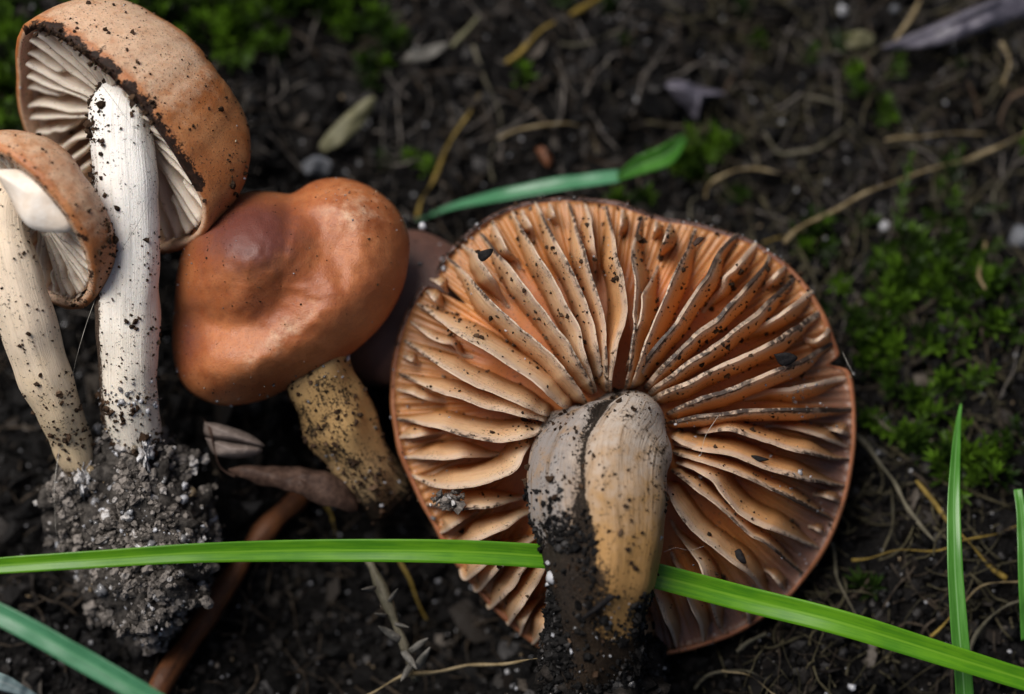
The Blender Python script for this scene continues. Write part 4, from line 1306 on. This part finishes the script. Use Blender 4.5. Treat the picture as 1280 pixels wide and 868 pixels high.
for k, (x, y, s, lb) in enumerate(((1052, 14, .10, 'round white sand grain on soil left of the long dead leaf'), (1106, 283, .09, 'white sand grain below the moss sprig'), (1277, 298, .2, 'rounded grey pebble half seen by the curling root'),
                                   (528, 284, .06, 'white sand grain on the edge of the purple-brown cap'), (1118, 12, .07, 'small grey pebble behind the long dead leaf'))):
    p = G(x, y, s * 0.6) if k != 3 else P(528, 283, 30.1)
    v, f, r_ = crumbs([p], [s], 0.08, 0.25, ICO2)
    m_ = M['sand'] if k != 2 and k != 4 else M['stone']
    tag(mesh_obj('pebble' if k in (2, 4) else 'sand_grain', v, f, m_, attrs={'rnd': r_ * 0 + .9}), lb, 'pebble' if k in (2, 4) else 'sand grain')

# dead plantlet with bracts
dp = thing('dead_plantlet', 'withered grey plantlet with curled bracts below the long grass blade', 'plant', G(520, 850, .3))
pl_path = [P(455, 690, 29.9), P(472, 725, 29.7), P(488, 765, 29.6), P(505, 805, 29.6), P(520, 850, 29.8)]
strand('stem', pl_path, .085, M['greystraw'], segs=9, parent=dp, taper=(1, .7))
for k, (x, y, dx, dy) in enumerate(((470, 735, -18, 2), (486, 752, 10, -14), (484, 770, -16, -3), (500, 800, -26, -16), (512, 815, 22, -16), (520, 835, 18, -26), (505, 815, 16, 22), (495, 780, 14, 4), (515, 830, -14, 22))):
    c = np.array([x, y]); d_ = np.array([dx, dy]); pr = np.array([-dy, dx]) * 0.14
    leaf('bract', [P(*(c - pr), 29.55), P(*(c + d_ * .5 - pr * 1.1), 29.45), P(*(c + d_), 29.35), P(*(c + d_ * .5 + pr * 1.1), 29.45), P(*(c + pr), 29.55)], M['leafgrey'], None, None, 0.006, 0.02, ribs=0.03, parent=dp, seed=k)

# loose root fibres and leaf litter (uncountable)
for cnt, rads_, c1, c2, ltxt, reg in ((1000, (.006, .009, .015), (0.015, 0.012, 0.009), (0.055, 0.04, 0.027), 'tangle of fine brown rootlets strewn over the soil', (-30, -30, 1310, 900)),
                                      (750, (.005, .009, .015), (0.03, 0.027, 0.015), (0.075, 0.064, 0.034), 'dull olive grass fibres matted into the right half of the soil', (860, -30, 1310, 900)),
                                      (420, (.005, .008, .013), (0.07, 0.06, 0.055), (0.17, 0.15, 0.13), 'scattered pale grey root fibres on the open soil', (-30, -30, 1310, 420))):
    VV, FF, LL, AA, off = [], [], [], [], 0
    for k in range(cnt):
        px, py = reg[0] + rng.random() * (reg[2] - reg[0]), reg[1] + rng.random() * (reg[3] - reg[1])
        an = rng.random() * 6.28; ln = rng.random() ** 1.5 * 110 + 14; cv = rng.normal() * 0.4
        pts = []
        lf = 0.03 + 0.12 * rng.random()
        for q in np.linspace(0, 1, 6):
            pts.append(G(px, py, lf + 0.12 * rng.random()))
            px += math.cos(an) * ln / 6; py += math.sin(an) * ln / 6; an += cv / 3 + rng.normal() * 0.25
        rb = rng.choice(rads_)
        v, f, l, a = tube(catmull(pts, 12), rb * (1 + 0.3 * rng.normal(size=12)).clip(.4, 1.6), 5)
        VV.append(v); FF += [tuple(i + off for i in q) for q in f]; LL.append(l); AA.append(a); off += len(v)
    o = mesh_obj('root_fibres', np.vstack(VV), FF, m_straw('litter_fibre', c1, c2), attrs={'sl': np.concatenate(LL), 'sa': np.concatenate(AA)})
    tag(o, ltxt, 'roots', kind='stuff')
pts = ground_scatter(1100, 0.05)
v, f, r_ = crumbs(pts, np.exp(rng.normal(-2.35, 0.4, len(pts))), 0.3, 0.0, ICO1)
cc = np.repeat(pts, 12, axis=0)
dirs = rng.normal(size=(len(pts), 3)) + np.array([0, 0, 1.2]); dirs /= np.linalg.norm(dirs, axis=1)[:, None]
dd = np.repeat(dirs, 12, axis=0)
v = v - ((v - cc) * dd).sum(1)[:, None] * dd * 0.86
o = mesh_obj('leaf_litter', v, f, m_crumb('litter_flake', (0.008, 0.0066, 0.0062), (0.022, 0.018, 0.015), (0.085, 0.072, 0.06), 0.5), smooth_=False, attrs={'rnd': r_})
tag(o, 'broken flakes of dead leaf mixed into the soil', 'leaf litter', kind='stuff')


# ------------------------------------------------------------------ moss
def sprig(base, up, L, n, leafl, r):
    """one moss shoot: stem axis with pointed, folded leaves spiralling round it"""
    V, F, Rn = [], [], []
    up = nrm(up)
    s1 = nrm(np.cross(up, r.normal(size=3))); s2 = np.cross(up, s1)
    bend = (s1 * r.normal() + s2 * r.normal()) * 0.25
    shade = r.random() ** 2.2 * 0.75
    for k in range(n):
        t = (k + 0.5) / n
        p = base + up * L * t + bend * L * t * t
        an = k * 2.4
        rad = s1 * math.cos(an) + s2 * math.sin(an)
        dr = nrm(rad * (1.0 - 0.5 * t) + up * (0.35 + 0.9 * t))
        w = nrm(np.cross(dr, up)) * leafl * 0.15
        ll = leafl * (0.55 + 0.6 * math.sin(math.pi * (0.2 + 0.7 * t))) * (0.8 + 0.4 * r.random())
        i = len(V)
        fold = nrm(np.cross(w, dr)) * leafl * 0.08
        V += [p, p + dr * ll * .45 + w + fold, p + dr * ll, p + dr * ll * .45 - w + fold]
        F += [(i, i + 1, i + 2), (i, i + 2, i + 3)]
        sv = min(1, shade + 0.4 * t * r.random() * (0.3 + shade))
        Rn += [sv * 0.6, sv, sv, sv]
    i = len(V)
    for q in range(3):
        an = q * 2.09
        V.append(base + (s1 * math.cos(an) + s2 * math.sin(an)) * 0.012); Rn.append(0.2)
    V.append(base + up * L + bend * L); Rn.append(0.4)
    F += [(i, i + 1, i + 3), (i + 1, i + 2, i + 3), (i + 2, i, i + 3)]
    return V, F, Rn


def moss_patch(label, spots, seed, tone=1.0):  # last argument scales the leaf colour of the whole patch
    r = np.random.default_rng(seed)
    V, F, Rn = [], [], []
    for cx, cy, sx, sy, cnt, ht in spots:
        for _ in range(int(cnt * (0.42 if tone > 1.4 else 0.27))):
            b = G(cx + r.normal() * sx, cy + r.normal() * sy, -0.03)
            up = np.array([r.normal() * .35, 0.25 + r.normal() * .35, 1.0])
            v, f, q = sprig(b, up, ht * (0.5 + r.random() * 0.8), int(15 + r.integers(9)), 0.17 + 0.09 * r.random(), r)
            o = len(V)
            V += v; F += [tuple(i + o for i in t) for t in f]; Rn += q
    o = mesh_obj('moss', np.array(V), F, M['moss'], smooth_=False, attrs={'rnd': np.minimum(np.array(Rn) * tone, 1.0)})
    return tag(o, label, 'moss', kind='stuff')


moss_patch('bright moss on the soil behind the tall torn mushroom', [(220, 15, 60, 22, 110, .5), (340, 10, 60, 20, 110, .5), (420, 15, 30, 18, 40, .45), (300, 65, 22, 10, 30, .45), (10, 60, 14, 40, 50, .45), (10, 130, 12, 30, 40, .45), (480, 60, 14, 10, 10, .3)], 1, 2.0)
moss_patch('dark green moss bank right of the overturned cap', [(1130, 380, 45, 40, 150, .4), (1170, 340, 40, 25, 80, .4), (1200, 360, 25, 15, 50, .45), (1100, 440, 30, 40, 70, .35), (1160, 520, 30, 25, 80, .45), (1240, 400, 30, 30, 50, .4), (1215, 580, 30, 14, 60, .4), (1265, 560, 20, 12, 40, .4), (1190, 265, 16, 16, 26, .4), (1015, 315, 16, 14, 26, .4), (1275, 200, 8, 12, 8, .4), (1170, 610, 20, 12, 12, .3), (1100, 745, 14, 8, 8, .25), (1010, 60, 60, 30, 16, .3), (1180, 120, 70, 30, 24, .3)], 2, 1.3)
moss_patch('small bright moss tuft around the bent leaf end', [(850, 200, 16, 12, 26, .35), (880, 195, 10, 12, 14, .4), (790, 262, 20, 6, 10, .3), (890, 240, 12, 10, 8, .3), (600, 60, 120, 40, 16, .25), (520, 220, 20, 15, 8, .3), (450, 60, 40, 25, 14, .3)], 3, 1.5)
for k, (x, y, lx, ly, L, lb) in enumerate(((1122, 285, 6, -100, 1.0, 'tall yellow-green moss shoot crossing the slanting straw'), (1065, 92, 3, -14, .3, 'tiny bright moss shoot left of the reddish upright stalk'),
                                           (888, 200, 10, -20, .45, 'bright moss shoot right of the bent leaf end'), (300, 82, 26, -26, .55, 'bright moss shoot leaning out behind the tan torn cap'),
                                           (1218, 600, -8, -22, .45, 'fresh moss shoot right of the upright narrow blade'))):
    r = np.random.default_rng(90 + k)
    b = G(x, y, 0.15)
    up = nrm(CV(lx, -ly, 55))
    if k == 0: up = nrm(CV(0.06, 1.0, 0.45))
    v, f, q = sprig(b, up, L, 34, 0.17, r)
    tag(mesh_obj('moss_shoot', np.array(v), f, M['moss'], smooth_=False, attrs={'rnd': [0.5 + 0.5 * z for z in q]}), lb, 'moss shoot')

# ------------------------------------------------------------------ fine hairs
HAIR = [
    ([P(120, 98, 28.3), P(145, 130, 28.3), P(178, 180, 28.35), P(195, 225, 28.4), P(175, 275, 28.4), P(140, 330, 28.5)], 'darkhair', 'dark hair curving down the front of the white stem'),
    ([P(120, 372, 28.8), P(108, 405, 28.8), P(95, 450, 28.85), P(87, 490, 28.9)], 'hair', 'fine pale hair stretched between the two left stems'),
    ([P(75, 555, 29.2), P(68, 610, 29.3), P(70, 665, 29.4), P(75, 690, 29.4)], 'hair', 'fine pale hair hanging over the left side of the clod'),
    ([P(830, 690, 28.6), P(845, 685, 28.6), P(862, 688, 28.7), P(880, 683, 28.75)], 'hair', 'fine hairs on the gills right of the grey stem foot'),
    ([P(1053, 440, 29.6), P(1060, 455, 29.5), P(1068, 470, 29.5)], 'hair', 'fine pale thread at the notch in the right rim'),
    ([P(898, 520, 28.7), P(882, 545, 28.7), P(876, 570, 28.75)], 'hair', 'fine golden hair over the gills beside the grey stem'),
]
for pts, mt, lb in HAIR:
    strand('hair', pts, .0045, M[mt], lb, 'hair', segs=5, n=40)
